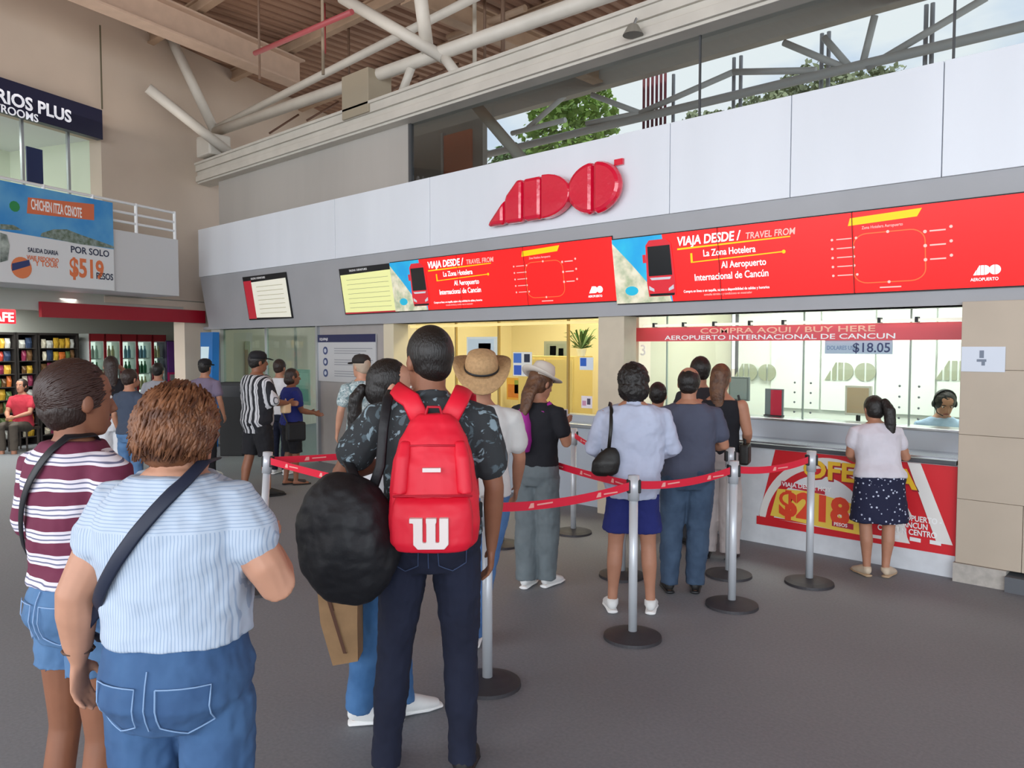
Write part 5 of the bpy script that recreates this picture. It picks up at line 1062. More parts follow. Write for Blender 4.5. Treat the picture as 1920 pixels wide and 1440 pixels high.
def f3(t, fin):
    rm_ = mat('backpack_red', '#e01230', .55, bump=.25, bs=14); rm2 = mat('backpack_red_dark', '#b80c28', .6)
    q = MB(); c = .026
    q.stack([(.925, .115, .075, c, -.20), (.95, .148, .098, c, -.20), (1.02, .158, .108, c, -.205), (1.12, .152, .10, c, -.20), (1.22, .140, .088, c, -.195), (1.30, .118, .072, c, -.185), (1.36, .085, .05, c, -.175), (1.385, .05, .03, c, -.17)], 26, 2.6)
    fin(q).build('main_compartment', rm_, t, vox=.008, sm=3, ds=.012, dsc=.08)
    q = MB(); q.stack([(.94, .118, .05, c, -.285), (.97, .135, .062, c, -.285), (1.06, .135, .058, c, -.285), (1.105, .128, .045, c, -.28), (1.12, .12, .03, c, -.27)], 24, 3); o = fin(q).build('front_pocket', rm_, t, vox=.008, sm=3, ds=.006, dsc=.05)
    for sx in (-1, 1):
        q = MB(); q.stack([(1.13, .028, .04, c + sx * .108, -.265), (1.25, .026, .035, c + sx * .098, -.25), (1.30, .018, .02, c + sx * .09, -.235)], 14, 3); fin(q).build('side_pocket', rm_, t, vox=.008, sm=2)
        q = MB(); q.loft([(c + sx * .05, -.155, 1.365), (c + sx * .085, -.12, 1.43), (sx * .125, -.03, 1.463), (sx * .135, .06, 1.43), (sx * .14, .115, 1.34), (sx * .15, .13, 1.2), (sx * .16, .06, 1.06), (sx * .14, -.1, .99)], [(.034, .009)] * 5 + [(.02, .006)] * 3, 10, up=(0, -1, .3), cap='flat'); fin(q).build('shoulder_strap', rm_, t, smooth=True)
    q = MB(); q.loft([(c - .03, -.18, 1.375), (c - .02, -.185, 1.41), (c + .02, -.185, 1.41), (c + .03, -.18, 1.375)], [(.008, .005)] * 4, 8); fin(q).build('carry_handle', rm2, t, smooth=True)
    for zz, ww_, yy in ((1.125, .130, -.318), (1.285, .108, -.266)):
        q = MB(); q.loft([(c - ww_, yy + .05, zz - .008), (c - ww_ * .7, yy + .012, zz), (c, yy, zz + .003), (c + ww_ * .7, yy + .012, zz), (c + ww_, yy + .05, zz - .008)], [.004] * 5, 6); fin(q).build('zip', rm2, t, smooth=True)
    q = MB().box((c - .03, -.312, 1.205), (c + .03, -.296, 1.218)); fin(q).build('name_patch', mat('patch_white', '#e8dcd8', .6), t)
    # emblem: three bars joined by curves, like a rounded w
    q = MB(); zb_, zt2 = .962, 1.062; yb = -.360; k = .001
    def bar(x, a, b): q.add([(x - .015, yb, a), (x + .015, yb, a), (x + .015, yb, b), (x - .015, yb, b), (x - .015, yb + .03, a), (x + .015, yb + .03, a), (x + .015, yb + .03, b), (x - .015, yb + .03, b)], [(0, 1, 2, 3), (7, 6, 5, 4), (0, 4, 5, 1), (2, 6, 7, 3), (0, 3, 7, 4), (1, 5, 6, 2)])
    for x in (c - .042, c, c + .042): bar(x, zb_ + .012, zt2)
    for x in (c - .021, c + .021): q.add([(x + a, y, z) for y in (yb, yb + .03) for a, z in ((-.034, zb_ + .012), (-.022, zb_ - .002), (.022, zb_ - .002), (.034, zb_ + .012), (.03, zb_ + .02), (-.03, zb_ + .02))], [(0, 1, 2, 3, 4, 5), (11, 10, 9, 8, 7, 6)] + [(i, (i + 1) % 6, 6 + (i + 1) % 6, 6 + i) for i in range(6)])
    for x in (c - .048, c + .006): q.add([(x + a, y, z) for y in (yb, yb + .03) for a, z in ((-.022, zt2 - .016), (.012, zt2 - .016), (.012, zt2), (-.022, zt2))], [(0, 1, 2, 3), (7, 6, 5, 4), (0, 4, 5, 1), (2, 6, 7, 3), (0, 3, 7, 4), (1, 5, 6, 2)])
    fin(q).build('emblem', mat('patch_white', '#e8dcd8', .6), t, vox=.0022, sm=3)
worn(P3, 'backpack', 'bright red backpack with white w emblem on the man in floral shirt', 'backpack', f3)
def f3b(t, fin):
    bm_ = mat('duffel_black', '#121318', .55, bump=.5, bs=16); q = MB()
    Rm = Matrix.Rotation(rad(-12), 3, 'Y')
    q.ball((-.27, -.17, .955), (.175, .13, .235), 26, 18, Rm); q.ball((-.30, -.17, .92), (.145, .12, .20), 22, 14, Rm); fin(q).build('bag_body', bm_, t, vox=.009, sm=4, ds=.03, dsc=.11)
    q = MB(); q.loft([(-.24, -.19, 1.15), (-.27, -.12, 1.19), (-.305, -.03, 1.215), (-.32, .05, 1.18), (-.30, .04, 1.08)], [(.02, .006)] * 5, 8, cap='flat'); fin(q).build('handle', bm_, t, smooth=True)
    q = MB(); q.loft([(-.19, -.16, 1.12), (-.165, -.13, 1.2), (-.155, -.125, 1.33), (-.145, -.08, 1.43), (-.14, .0, 1.455), (-.135, .09, 1.40)][:5], [(.018, .005)] * 5, 8, up=(0, -1, 0), cap='flat'); fin(q).build('shoulder_strap', bm_, t, smooth=True)
worn(P3, 'duffel_bag', 'large rounded black bag hanging from left arm of the man with red backpack', 'bag', f3b)
# 4 ---- woman facing him
P4 = person('woman with black ponytail and white top leaning close to the man with red backpack', 718, 3.55, 1.68, yaw=72, sk='fair', wt=.95, head=(8, 6), vox=.0085, lean=2,
    L=(V(-.22, .02, 1.14), V(-.1, .22, 1.20)), Rr=(V(.20, .06, 1.14), V(.10, .22, 1.10)), feet=((.0, .10), (.02, -.10)),
    hair=dict(style='tail', m=HB, off=(0, -.010, .002), r=(.085, .103, .106), tail=[(0, -.11, -.05), (0, -.135, -.10), (-.01, -.13, -.2), (-.02, -.12, -.3), (-.02, -.12, -.4)]),
    top=dict(m=cloth('white', '#dcdde0'), hem=.93, sleeve=.5, name='blouse'), bottom=dict(m=denim('bright', '#35608f', '#4772a2'), wide=1.25, fit=.016, hem=.07), shoe=WS)
t = thing('paper_bag', 'folded brown paper bag hanging below the black bag', 'bag', tuple(DP(632, 3.35)), YAW)
q = MB(); z1, z0_ = .80, .36
q.add([(-.10, -.04, z1 + .02), (.09, -.04, z1 - .0), (.09, .04, z1), (-.10, .04, z1 + .02), (-.02, -.06, z0_ + .0), (.09, -.06, z0_ + .02), (.09, .06, z0_ + .02), (-.02, .06, z0_), (-.07, -.065, .55), (.09, -.065, .55), (.09, .065, .55), (-.07, .065, .55)],
      [(0, 1, 2, 3), (4, 7, 6, 5), (0, 8, 9, 1), (8, 4, 5, 9), (1, 9, 10, 2), (9, 5, 6, 10), (2, 10, 11, 3), (10, 6, 7, 11), (3, 11, 8, 0), (11, 7, 4, 8)])
q.build('bag_body', mat('kraft_paper', '#9c7a56', .8, var=.1, vs=12, bump=.4, bs=12), t)
MB().loft([(-.06, 0, z1), (-.05, 0, z1 + .12), (.03, 0, z1 + .12), (.04, 0, z1)], [.005] * 4, 6).build('handle', MC['kraft_paper'], t)
MB().add([(-.06, -.068, .72), (-.045, -.068, .72), (.045, -.075, .42), (.03, -.075, .42), (-.06, -.060, .72), (-.045, -.060, .72), (.045, -.06, .42), (.03, -.06, .42)], [(0, 3, 2, 1), (4, 5, 6, 7), (0, 1, 5, 4), (2, 3, 7, 6)]).build('printed_stripe', mat('kraft_ink', '#5c3c2c', .8), t)
# 5 ---- straw hat
def hat(info, name, m, band, crown, brim, tilt=-12, droop=.03):
    Mx = info['HM'] @ Matrix.Translation((0, -.01, .055)) @ Matrix.Rotation(rad(tilt), 4, 'X')
    q = MB(Mx); q.stack([(-.012, crown, crown * 1.15, 0, 0), (.05, crown * .97, crown * 1.1, 0, 0), (.095, crown * .82, crown * .9, 0, 0), (.108, crown * .5, crown * .6, 0, 0)], 26, 2.1)
    n = 36; vs = []; 
    for r_, z in ((crown * .9, .0), (crown * 1.15, -.004), (brim * .75, -.014), (brim, 0)):
        for j in range(n):
            a = 2 * math.pi * j / n; dz = -droop * abs(math.cos(a)) ** 2 * -1 * (r_ - crown) / (brim - crown) if r_ > crown else 0
            dz -= droop * 1.5 * max(0, -math.sin(a)) * max(0, (r_ - crown)) / (brim - crown); vs.append((r_ * math.cos(a), r_ * 1.08 * math.sin(a), z + dz))
    nb = len(vs); vs += [(x, y, z + .006) for x, y, z in vs]
    fs = [(i * n + j, i * n + (j + 1) % n, (i + 1) * n + (j + 1) % n, (i + 1) * n + j) for i in range(3) for j in range(n)]; fs += [tuple(nb + k for k in f[::-1]) for f in fs]
    fs += [(3 * n + j, 3 * n + (j + 1) % n, nb + 3 * n + (j + 1) % n, nb + 3 * n + j) for j in range(n)] + [(j, nb + j, nb + (j + 1) % n, (j + 1) % n) for j in range(n)]
    q.add(vs, fs); o = info['fin'](q).build('hat', m, info['root'], smooth=True); o['label'] = name
    q = MB(Mx); q.stack([(.006, crown * 1.03, crown * 1.18, 0, 0), (.018, crown * 1.02, crown * 1.17, 0, 0)], 26, 2.1); b_ = info['fin'](q).build('hat_band', band, info['root'], smooth=True); b_.parent = o
P5 = person('person in wide straw hat and white shirt standing beyond the red backpack', 903, 4.45, 1.675, yaw=-4, sk='tan', wt=1.0, feet=((-.13, 0), (-.05, 0)), L=None, Rr=(V(.225, .02, 1.12), V(.215, .13, .92)), hair=dict(style='short', m=HD, k=.92),
    top=dict(m=cloth('offwhite', '#d4d3d0'), hem=.90, sleeve=.6, sfit=1.4), bottom=dict(m=denim('mid2', '#45699c', '#5880b0'), hem=.06), shoe=WS)
hat(P5, 'tan woven straw hat with thin black cord', mat('straw', '#b8946a', .85, var=.12, vs=60, bump=.4, bs=120), M_black, .100, .172, tilt=24, droop=.05)
# 6 ---- woman in white hat, black top, pink backpack, grey trousers
P6 = person('woman in white brimmed hat, black top and grey trousers reading her phone', 1008, 5.55, 1.60, yaw=32, sk='tan', wt=1.02, head=(18, 18), L=(V(-.2, .08, 1.14), V(-.03, .28, 1.22)), Rr=(V(.235, .03, 1.13), V(.12, .26, 1.24)), feet=((-.05, -.06), (.07, .05)),
    hair=dict(style='long', m=mat('hair_brown_long', '#4a2f20', .5, bump=.5, bs=60, col2='#6c482e', vs=20)), top=dict(m=cloth('black', '#15161d'), hem=.95, sleeve=.55), bottom=dict(m=cloth('greygreen', '#6a7478', var=.08), wide=1.35, fit=.018, hem=.06, fold=.02), shoe=WS)
hat(P6, 'off-white felt hat with wide brim', mat('felt_white', '#cfc6ba', .9, bump=.2), mat('felt_band', '#b5aa9c', .8), .088, .158, tilt=-4, droop=-.015)
def f6(t, fin):
    q = MB(); q.stack([(1.06, .05, .09, -.05, -.14), (1.15, .075, .10, -.05, -.15), (1.28, .07, .08, -.05, -.14), (1.37, .04, .05, -.05, -.12)], 18); fin(q).build('pack_body', mat('pack_pink', '#b0309c', .6), t, vox=.01, sm=3)
    for sx in (-1, 1):
        q = MB(); q.loft([(sx * .10, -.10, 1.37), (sx * .12, -.02, 1.435), (sx * .13, .09, 1.38), (sx * .13, .13, 1.2)], [(.016, .005)] * 4, 6, up=(0, -1, 0), cap='flat'); fin(q).build('shoulder_strap', MC['pack_pink'], t, smooth=True)
worn(P6, 'backpack', 'small magenta backpack on the woman in white hat', 'backpack', f6)
def f6b(t, fin): q = MB().box((-.0, .32, 1.22), (.09, .33, 1.36)); fin(q).build('case', mat('phone_pale', '#d8ccd0', .4), t, bevel=.003); q = MB().box((.006, .315, 1.228), (.084, .319, 1.352)); fin(q).build('display', mat('phone_screen', '#30343c', .2), t)
worn(P6, 'phone', 'pale phone held up by the woman in white hat', 'phone', f6b)
# 7 ---- woman in white shirt and blue shorts
P7 = person('woman in long white shirt and navy shorts behind the nearest queue post', 1188, 5.02, 1.625, yaw=6, sk='tan', wt=1.12, hipw=.9, chestw=1.08, head=(-4, 8), L=(V(-.27, .02, 1.13), V(-.16, .20, 1.05)), Rr=(V(.27, .02, 1.13), V(.16, .22, 1.08)), feet=((-.135, 0), (.125, .0)),
    hair=dict(style='bob', m=HB, r=(.108, .118, .118), ds=.02), top=dict(m=cloth('whiteshirt', '#b6bdd2', var=.04), name='shirt', hem=.80, sleeve=1.75, fit=.034, loose=1, sfit=1.2, flare=1.06, fold=.03, collar=1), bottom=dict(kind='shorts', m=cloth('navyblue', '#1b2468'), hem=.56, fit=.012, open=.022), shoe=WS, legf=.95)
def f7(t, fin):
    bk = mat('leather_black', '#16130f', .5, bump=.3)
    q = MB(); q.stack([(.965, .055, .03, -.20, -.155), (.99, .09, .045, -.195, -.165), (1.06, .095, .045, -.185, -.17), (1.12, .07, .03, -.165, -.165), (1.16, .03, .015, -.15, -.16)], 18, 2.6); fin(q).build('bag_body', bk, t, vox=.01, sm=3)
    q = MB(); q.loft([(-.17, -.165, 1.13), (-.155, -.16, 1.28), (-.15, -.10, 1.40), (-.155, -.01, 1.448), (-.17, .08, 1.36), (-.2, .05, 1.2), (-.21, -.1, 1.08)], [(.012, .004)] * 7, 8, up=(0, -1, 0), cap='flat'); fin(q).build('shoulder_strap', bk, t, smooth=True)
worn(P7, 'shoulder_bag', 'black shoulder bag hanging on the woman in white shirt', 'bag', f7)
# 8 ---- child / short person behind
P8 = person('short dark haired person in pale trousers between white shirt and grey shirt', 1234, 6.3, 1.45, yaw=20, sk='tan', wt=.85, hair=dict(style='short', m=HB), top=dict(m=cloth('palegrey', '#9a9ca4'), sleeve=.5), bottom=dict(m=cloth('paletrouser', '#a9b2bc'), hem=.06), shoe=WS)
# 9 ---- man in grey tee
P9 = person('balding man in slate grey t-shirt and blue jeans in the queue', 1292, 5.42, 1.60, yaw=8, sk='tan', wt=1.12, chestw=1.05, depth=1.1, head=(12, 4), L=(V(-.24, .02, 1.12), V(-.2, .18, 1.0)), Rr=(V(.265, .02, 1.12), V(.16, .18, 1.09)), feet=((-.13, 0), (.06, .02)),
    hair=dict(style='crop', m=HB, off=(0, .0, -.008), r=(.085, .104, .096)), top=dict(m=cloth('slate', '#4c5062'), hem=.86, sleeve=.62, fit=.024, loose=1), bottom=dict(m=denim('slateblue', '#33455c', '#42566e'), fit=.02, wide=1.1, hem=.05, fold=.02), shoe=BS)
# 10, 11 ---- beyond him
P10 = person('tall dark haired man seen above the slate grey t-shirt', 1313, 6.75, 1.65, yaw=-10, sk='tan', wt=.95, hair=dict(style='short', m=HB, k=1.04), top=dict(m=cloth('dark', '#2b2b30'), sleeve=.6), bottom=dict(m=cloth('charcoal', '#34363c'), hem=.06), shoe=BS)
P11 = person('woman in black sleeveless top and beige trousers beside the man in slate grey', 1352, 6.3, 1.60, yaw=25, sk='tan', wt=1.0, hipw=.95, head=(10, 0), Rr=(V(.23, .0, 1.12), V(.2, .16, 1.0)), hair=dict(style='long', m=mat('hair_brown_long', '#4a2f20')), top=dict(m=cloth('black', '#15161d'), hem=.93, sleeve=0, neck=1.40), bottom=dict(m=cloth('beige', '#b3a9a6', var=.06), wide=1.5, fit=.02, hem=.04), shoe=BS, armf=1.1)
def f11(t, fin):
    q = MB().box((.17, -.06, .84), (.25, .12, 1.02)); fin(q).build('bag_body', MC['leather_black'], t, bevel=.02); q = MB(); q.loft([(.21, .02, 1.0), (.2, .0, 1.25), (.15, -.01, 1.44)], [(.01, .004)] * 3, 6, up=(0, 1, 0)); fin(q).build('strap', MC['leather_black'], t)
worn(P11, 'shoulder_bag', 'black handbag at the side of the woman in beige trousers', 'bag', f11)
# 12 ---- customer leaning on the counter
M_sk = floral('navy_dotted_skirt', '#171a38', ['#b8bdd0'], 30, .22, vor=True)
P12 = person('woman with long ponytail, white top and navy dotted skirt leaning on counter', 1654, 5.80, 1.385, yaw=4, sk='tan', wt=1.15, hipw=1.22, chestw=1.04, lean=16, head=(-8, -6), L=(V(-.22, .08, 1.16), V(-.10, .26, 1.12)), Rr=(V(.27, .04, 1.13), V(.37, .24, 1.17)), feet=((-.10, .02), (.06, .0)), hand=(.5, .6),
    hair=dict(style='tail', m=HB, tail=[(0.05, -.10, .03), (.075, -.13, -.05), (.08, -.13, -.17), (.08, -.12, -.30), (.07, -.11, -.42)], tr=1.6, tie=mat('tie_grey', '#a8a8b0', .4)), top=dict(m=cloth('whitetop', '#d0ccd4'), name='blouse', hem=.93, sleeve=.45, fit=.02, loose=.9), bottom=dict(kind='skirt', m=M_sk, hem=.52, flare=1.18), shoe=SB, footyaw=(15, -40))
# 13 ---- clerk
P13 = person('ticket clerk with headset and pale blue shirt behind the counter glass', 1765, 6.85, 1.62, yaw=188, sk='tan', wt=1.02, head=(6, 22), lean=6, z0=-.24, feet=((-.10, .30), (.10, .30)), knees=((-.10, .36, .80), (.10, .36, .80)), hair=dict(style='tied', m=HB, r=(.092, .108, .104)),
    L=(V(-.22, .08, 1.10), V(-.10, .28, 1.08)), Rr=(V(.22, .08, 1.10), V(.10, .28, 1.08)), top=dict(m=cloth('clerkblue', '#a8c0dc'), name='shirt', sleeve=.7, collar=1), bottom=dict(m=cloth('charcoal', '#34363c'), hem=.42), shoe=BS)
oc_ = DP(1765, 6.9); oc = thing('office_chair', 'dark office chair under the ticket clerk', 'chair', tuple(oc_), YAW)
MB().cbox((0, 0, .44), (.42, .40, .06)).build('seat', M_black, oc, bevel=.02); MB().loft([(0, 0, .03), (0, 0, .42)], [.03, .03], 10, cap='flat').build('column', M_chrome, oc)
q = MB()
for i_ in range(5): q.loft([(0, 0, .04), (.26 * math.cos(i_ * 1.2566), .26 * math.sin(i_ * 1.2566), .03)], [.018, .014], 8)
q.build('foot', M_black, oc)
def f13(t, fin):
    HM = P13['HM']; q = MB(HM); q.loft([(.092 * math.cos(rad(a)), -.01, .02 + .115 * math.sin(rad(a))) for a in range(0, 181, 20)], [.007] * 10, 6); fin(q).build('headband', M_black, t, smooth=True)
    for sx in (-1, 1): q = MB(HM); q.ball((sx * .092, -.005, -.01), (.016, .03, .034), 12, 8); fin(q).build('ear_cup', M_black, t, smooth=True)
    q = MB(HM); q.loft([(.09, .01, -.02), (.07, .08, -.06), (.03, .11, -.07)], [.004] * 3, 6); fin(q).build('microphone', M_black, t)
worn(P13, 'headset', 'black headset on the clerk behind the glass', 'headset', f13)
# 14 ---- striped shirt man with cap
M_bw = striped('black_white_vertical', [(0, '#1c1d24'), (.5, '#c9c9cc'), (.78, '#55565c'), (.86, '#c9c9cc')], 'X', 15, distort=.02)
P14 = person('man in black cap and black and white vertical striped shirt at the lounge window', 482, 8.9, 1.69, yaw=42, sk='brown', wt=1.12, chestw=1.1, head=(10, 2), Rr=(V(.25, .06, 1.12), V(.22, .26, 1.10)), L=(V(-.24, .0, 1.12), V(-.2, .15, 1.0)), feet=((-.10, -.12), (.08, .10)), hair=dict(style='short', m=HB),
    top=dict(m=M_bw, hem=.76, sleeve=.9, fit=.04, loose=1, sfit=1.5), bottom=dict(kind='shorts', m=cloth('blackshorts', '#17171c'), hem=.50, fit=.03), shoe=BS)
def cap(info, m, label):
    Mx = info['HM'] @ Matrix.Translation((0, -.008, .04)); q = MB(Mx); q.stack([(-.01, .088, .108, 0, 0), (.04, .084, .102, 0, 0), (.075, .06, .075, 0, 0), (.088, .02, .03, 0, 0)], 22); o = info['fin'](q).build('cap', m, info['root'], smooth=True); o['label'] = label
    q = MB(Mx); q.loft([(0, .08, .0), (0, .13, -.004), (0, .175, -.018)], [(.075, .006), (.072, .006), (.045, .005)], 14); b_ = info['fin'](q).build('cap_brim', m, info['root'], smooth=True); b_.parent = o
cap(P14, mat('cap_black', '#16161a', .8), 'black baseball cap')
def f14(t, fin): q = MB().box((.14, .20, .98), (.24, .30, 1.10)); fin(q).build('bag_body', mat('cream_bag', '#d8b890', .7), t, bevel=.02); q = MB(); q.loft([(.15, .25, 1.09), (.19, .25, 1.15), (.23, .25, 1.09)], [.005] * 3, 6); fin(q).build('handle', MC['cream_bag'], t)
worn(P14, 'handbag', 'small cream bag held by the man in vertical stripes', 'bag', f14)
P15 = person('person in white shirt standing between striped shirt man and blue shirt', 524, 10.5, 1.57, yaw=20, sk='tan', hair=dict(style='short', m=HD), top=dict(m=cloth('white', '#dcdde0'), sleeve=.6), bottom=dict(m=denim('navy', '#1a2036', '#222a44')), shoe=WS)
P16 = person('person in royal blue shirt and black shorts at the lounge door', 546, 9.7, 1.47, yaw=58, sk='brown', wt=1.1, head=(4, 4), Rr=(V(.23, .08, 1.10), V(.18, .28, 1.05)), L=(V(-.2, .1, 1.1), V(-.1, .3, 1.05)), feet=((-.05, -.06), (.06, .06)), hair=dict(style='bob', m=HD, k=.98), top=dict(m=cloth('royalblue', '#25307c'), hem=.86, sleeve=.6, fit=.03, loose=1), bottom=dict(kind='shorts', m=cloth('blackshorts', '#17171c'), hem=.48, fit=.03), shoe=SD)
def f16(t, fin):
    q = MB().box((.12, -.14, .66), (.24, .14, .94)); fin(q).build('bag_body', M_black, t, bevel=.03); q = MB(); q.loft([(-.12, -.03, 1.44), (-.04, -.17, 1.3), (.08, -.18, 1.12), (.19, -.12, .93)], [(.018, .005)] * 4, 8, up=(0, -1, 0), cap='flat'); fin(q).build('strap', mat('strap_olive', '#6a6448', .7), t, smooth=True)
worn(P16, 'shoulder_bag', 'black bag with olive strap on the person in royal blue shirt', 'bag', f16)
P17 = person('person in dark cap with patterned pale shirt left of the black ponytail', 678, 7.9, 1.66, yaw=-30, sk='fair', head=(-20, 0), hair=dict(style='short', m=mat('hair_pale', '#b09c88', .6)), top=dict(m=floral('pale_floral', '#9fb0b2', ['#70888c', '#c8d2d0'], 16, .52), sleeve=.6, hem=.85), bottom=dict(m=cloth('charcoal', '#34363c')), shoe=BS)
cap(P17, mat('cap_dark', '#28221f', .8), 'dark cap')
# shop side people
P18 = person('dark haired woman in black top over white trousers raising an arm by the coolers', 208, 9.0, 1.63, yaw=-30, sk='tan', wt=1.0, Rr=(V(.30, .12, 1.36), V(.10, .16, 1.58)), hair=dict(style='long', m=HD), top=dict(m=cloth('black', '#15161d'), sleeve=.3), bottom=dict(m=cloth('white', '#dcdde0'), wide=1.5, fit=.03), shoe=WS)
P19 = person('dark haired person in navy shirt partly hidden by the auburn curls on left', 242, 8.4, 1.50, yaw=20, sk='tan', hair=dict(style='short', m=HD), top=dict(m=cloth('bluegrey', '#3c4658'), sleeve=.6), bottom=dict(m=denim('light', '#5f86b4', '#7299c4')), shoe=WS)
P20 = person('dark haired person in grey top just above the auburn curls', 296, 10.6, 1.52, yaw=0, sk='tan', hair=dict(style='short', m=HB), top=dict(m=cloth('palegrey', '#9a9ca4'), sleeve=.6), bottom=dict(m=cloth('charcoal', '#34363c')), shoe=WS)
P21 = person('dark capped person in mauve top near the blue totem', 384, 10.3, 1.58, yaw=10, sk='tan', hair=dict(style='short', m=HB), top=dict(m=cloth('mauve', '#7c7086'), sleeve=.6), bottom=dict(m=cloth('blackshorts', '#17171c')), shoe=WS)
cap(P21, MC['cap_black'], 'black cap')
# seated person at the shop
sp = DP(40, 12.9)
P22 = person('seated person in red top with white shoes before the snack racks', 40, 12.9, 1.62, yaw=180, sk='tan', z0=-.42, feet=((-.10, .46), (.10, .46)), knees=((-.11, .44, .93), (.11, .44, .93)), hair=dict(style='bob', m=HD), top=dict(m=cloth('redtop', '#b02c3c'), sleeve=.5, hem=.86), bottom=dict(m=cloth('khaki_dark', '#4c443c'), hem=.50), shoe=WS, vox=.011,
    L=(V(-.2, .12, 1.12), V(-.06, .32, 1.06)), Rr=(V(.2, .12, 1.12), V(.06, .32, 1.06)))
st = thing('stool', 'dark stool under the seated person in red top', 'stool', tuple(DP(40, 12.95)), YAW)
MB().cbox((0, 0, .37), (.36, .36, .04)).build('seat', mat('stool_dark', '#3a302a', .6), st, bevel=.01)
for dx in (-.15, .15):
    for dy in (-.15, .15): MB().loft([(dx, dy, 0), (dx, dy, .35)], [.015, .015], 8, cap='flat').build('leg', MC['stool_dark'], st)

# ================================================================== queue posts and belts
M_post = mat('post_silver', '#cdd1d6', .35, .25); M_base = mat('post_base', '#38363a', .55, .2); M_belt = mat('belt_red', '#e2183a', .5)
PO = {}
def post(k, px, py, label, H=.985, tilt=0):
    p = FL(px, py); t = thing('queue_post', label, 'post', tuple(p), YAW, 'silver queue posts'); t['group'] = 'silver queue posts'
    q = MB(); q.loft([(0, 0, 0), (0, 0, .018), (0, 0, .03), (0, 0, .045)], [.175, .172, .13, .04], 40, cap='flat'); q.build('base', M_base, t)
    MB().loft([(0, 0, .03), (tilt * (H - .15), 0, H - .15)], [.0265, .0265], 20, cap='flat').build('pole', M_post, t, smooth=True)
    MB().loft([(tilt * (H - .15), 0, H - .15), (tilt * H, 0, H)], [.034, .034], 20, cap='flat').build('head', M_post, t, smooth=True)
    MB().cbox((tilt * H, 0, H - .065), (.082, .05, .08)).build('belt_clip', M_black, t, bevel=.006)
    PO[k] = p + RT * (tilt * H) + UP * (H - .062); return t
post('a', 1186, 1196, 'nearest silver queue post standing before the navy shorts'); post('b', 1372, 1136, 'silver queue post right of the man in slate grey'); post('c', 1517, 1094, 'rightmost silver queue post before the promotion poster')
post('d', 1075, 999, 'farthest silver queue post beside the grey trousers'); post('e', 1166, 1080, 'silver queue post hidden behind the legs of woman in white shirt'); post('f', 488, 1107, 'leftmost silver queue post beyond the pale blue blouse', 1.0, .07)
post('g', 914, 1284, 'silver queue post at the right hand of man with red backpack'); post('h', 1366, 1079, 'silver queue post behind the beige trousers')
post('i', 940, 1022, 'silver queue post mostly hidden behind straw hat person')
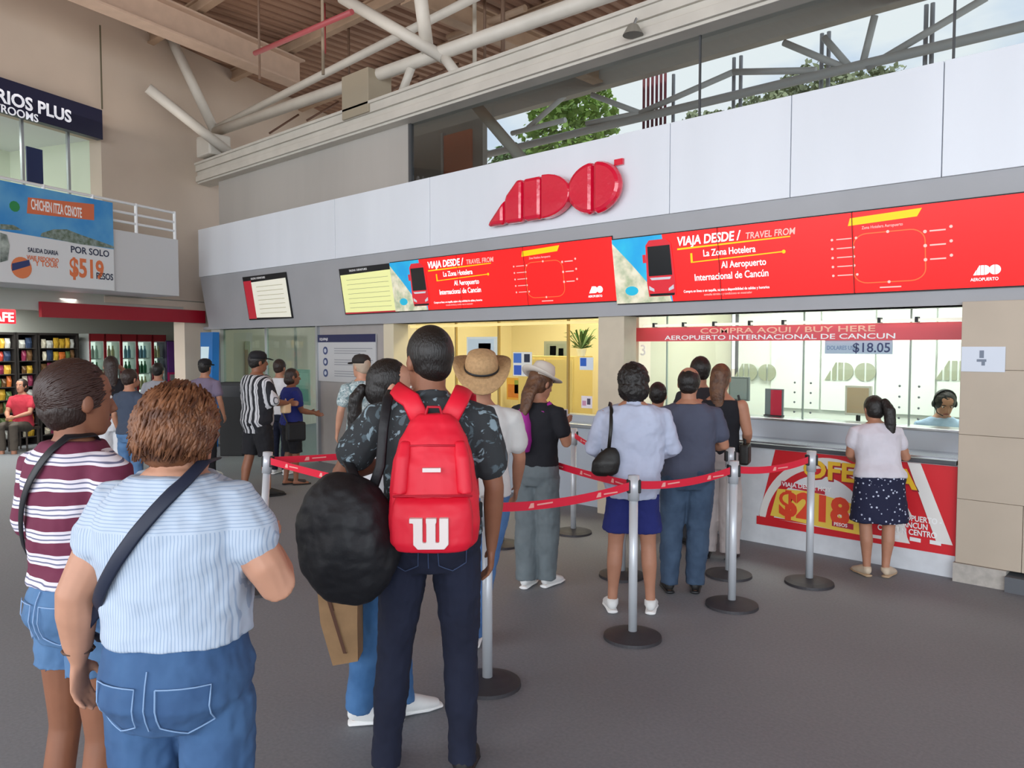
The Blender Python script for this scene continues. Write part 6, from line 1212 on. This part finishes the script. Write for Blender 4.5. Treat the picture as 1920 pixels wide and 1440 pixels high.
def belt(a, b, label, sag=.03, off=.04, dz=0):
    A, B_ = PO[a].copy(), PO[b].copy(); d = (B_ - A).normalized(); A += d * off; B_ -= d * off; A.z += dz; q = MB(); n = 14; pts = [A.lerp(B_, i / n) - UP * (sag * 4 * (i / n) * (1 - i / n)) for i in range(n + 1)]
    vs = []; nn = Vector((-d.y, d.x, 0)).normalized() * .0015
    for p in pts: vs += [p - UP * .024 - nn, p + UP * .024 - nn, p + UP * .024 + nn, p - UP * .024 + nn]
    q.add(vs, [(4 * i + j, 4 * i + (j + 1) % 4, 4 * i + 4 + (j + 1) % 4, 4 * i + 4 + j) for i in range(n) for j in range(4)] + [(3, 2, 1, 0), (4 * n, 4 * n + 1, 4 * n + 2, 4 * n + 3)])
    root = tag(q.build('queue_belt', M_belt), label, 'belt', 'red queue belts')
    mk = MB(); L_ = (B_ - A).length; k = int(L_ / .42); sgn = -1 if nn.dot(A) < 0 else -1
    side = -1 if nn.dot(A) > 0 else 1
    for i in range(k):
        t = (i + .5) / k; p = A.lerp(B_, t) - UP * (sag * 4 * t * (1 - t)) + nn * side * 1.4
        mk.add([p + d * x + UP * z + nn * side * y for y in (0, .4) for x, z in ((-.02, -.013), (.018, -.013), (.018, .013), (-.004, .013))], [(0, 1, 2, 3), (7, 6, 5, 4), (0, 4, 5, 1), (2, 6, 7, 3), (0, 3, 7, 4), (1, 5, 6, 2)])
        mk.add([p + d * (x + .09) + UP * z + nn * side * y for y in (0, .4) for x, z in ((-.05, -.004), (.06, -.004), (.06, .004), (-.05, .004))], [(0, 1, 2, 3), (7, 6, 5, 4), (0, 4, 5, 1), (2, 6, 7, 3), (0, 3, 7, 4), (1, 5, 6, 2)])
    mk.build('belt_print', mat('belt_ink', '#f2a8a0', .6), root)
belt('a', 'b', 'red queue belt from nearest post across the slate grey t-shirt'); belt('b', 'c', 'red queue belt ending at the rightmost post'); belt('g', 'a', 'lower red queue belt from the hand of backpack man to nearest post', .03)
belt('i', 'a', 'upper red queue belt from the hidden post to nearest post', .03, dz=-.02); belt('f', 'g', 'lower red queue belt starting at the leftmost post', .02); belt('f', 'i', 'upper red queue belt starting at the leftmost post', .02)
belt('d', 'e', 'short red queue belt behind the white shirt woman', .03)
# planter beside the counter
pl = PY(1408, 985, YC + .75); t = thing('planter', 'low planter with spiky green plants left of the promotion poster', 'planter', (xY(1395, 950, YC + .25), YC + .25, 0))
MB().box((-.28, -.2, 0), (.02, .2, .28)).build('box', mat('planter_grey', '#7a7c80', .6), t, bevel=.01); MB().box((-.26, -.18, .27), (0, .18, .29)).build('soil', mat('soil', '#7c6448', .9), t)
lf = MB()
for i in range(46):
    a_ = R.uniform(0, 6.28); ln = R.uniform(.25, .55); o_ = V(R.uniform(-.2, -.05), R.uniform(-.12, .12), .28); tip = o_ + V(math.cos(a_) * ln * .45, math.sin(a_) * ln * .45, ln * R.uniform(.5, 1)); sd = V(-math.sin(a_), math.cos(a_), 0) * .016; md = o_.lerp(tip, .5) + V(0, 0, .04)
    lf.add([o_ - sd * .5, o_ + sd * .5, md + sd, tip, md - sd], [(0, 1, 2), (0, 2, 4), (4, 2, 3)])
lf.build('leaves', mat('agave_leaf', '#4e7a50', .6, var=.2, vs=8), t)
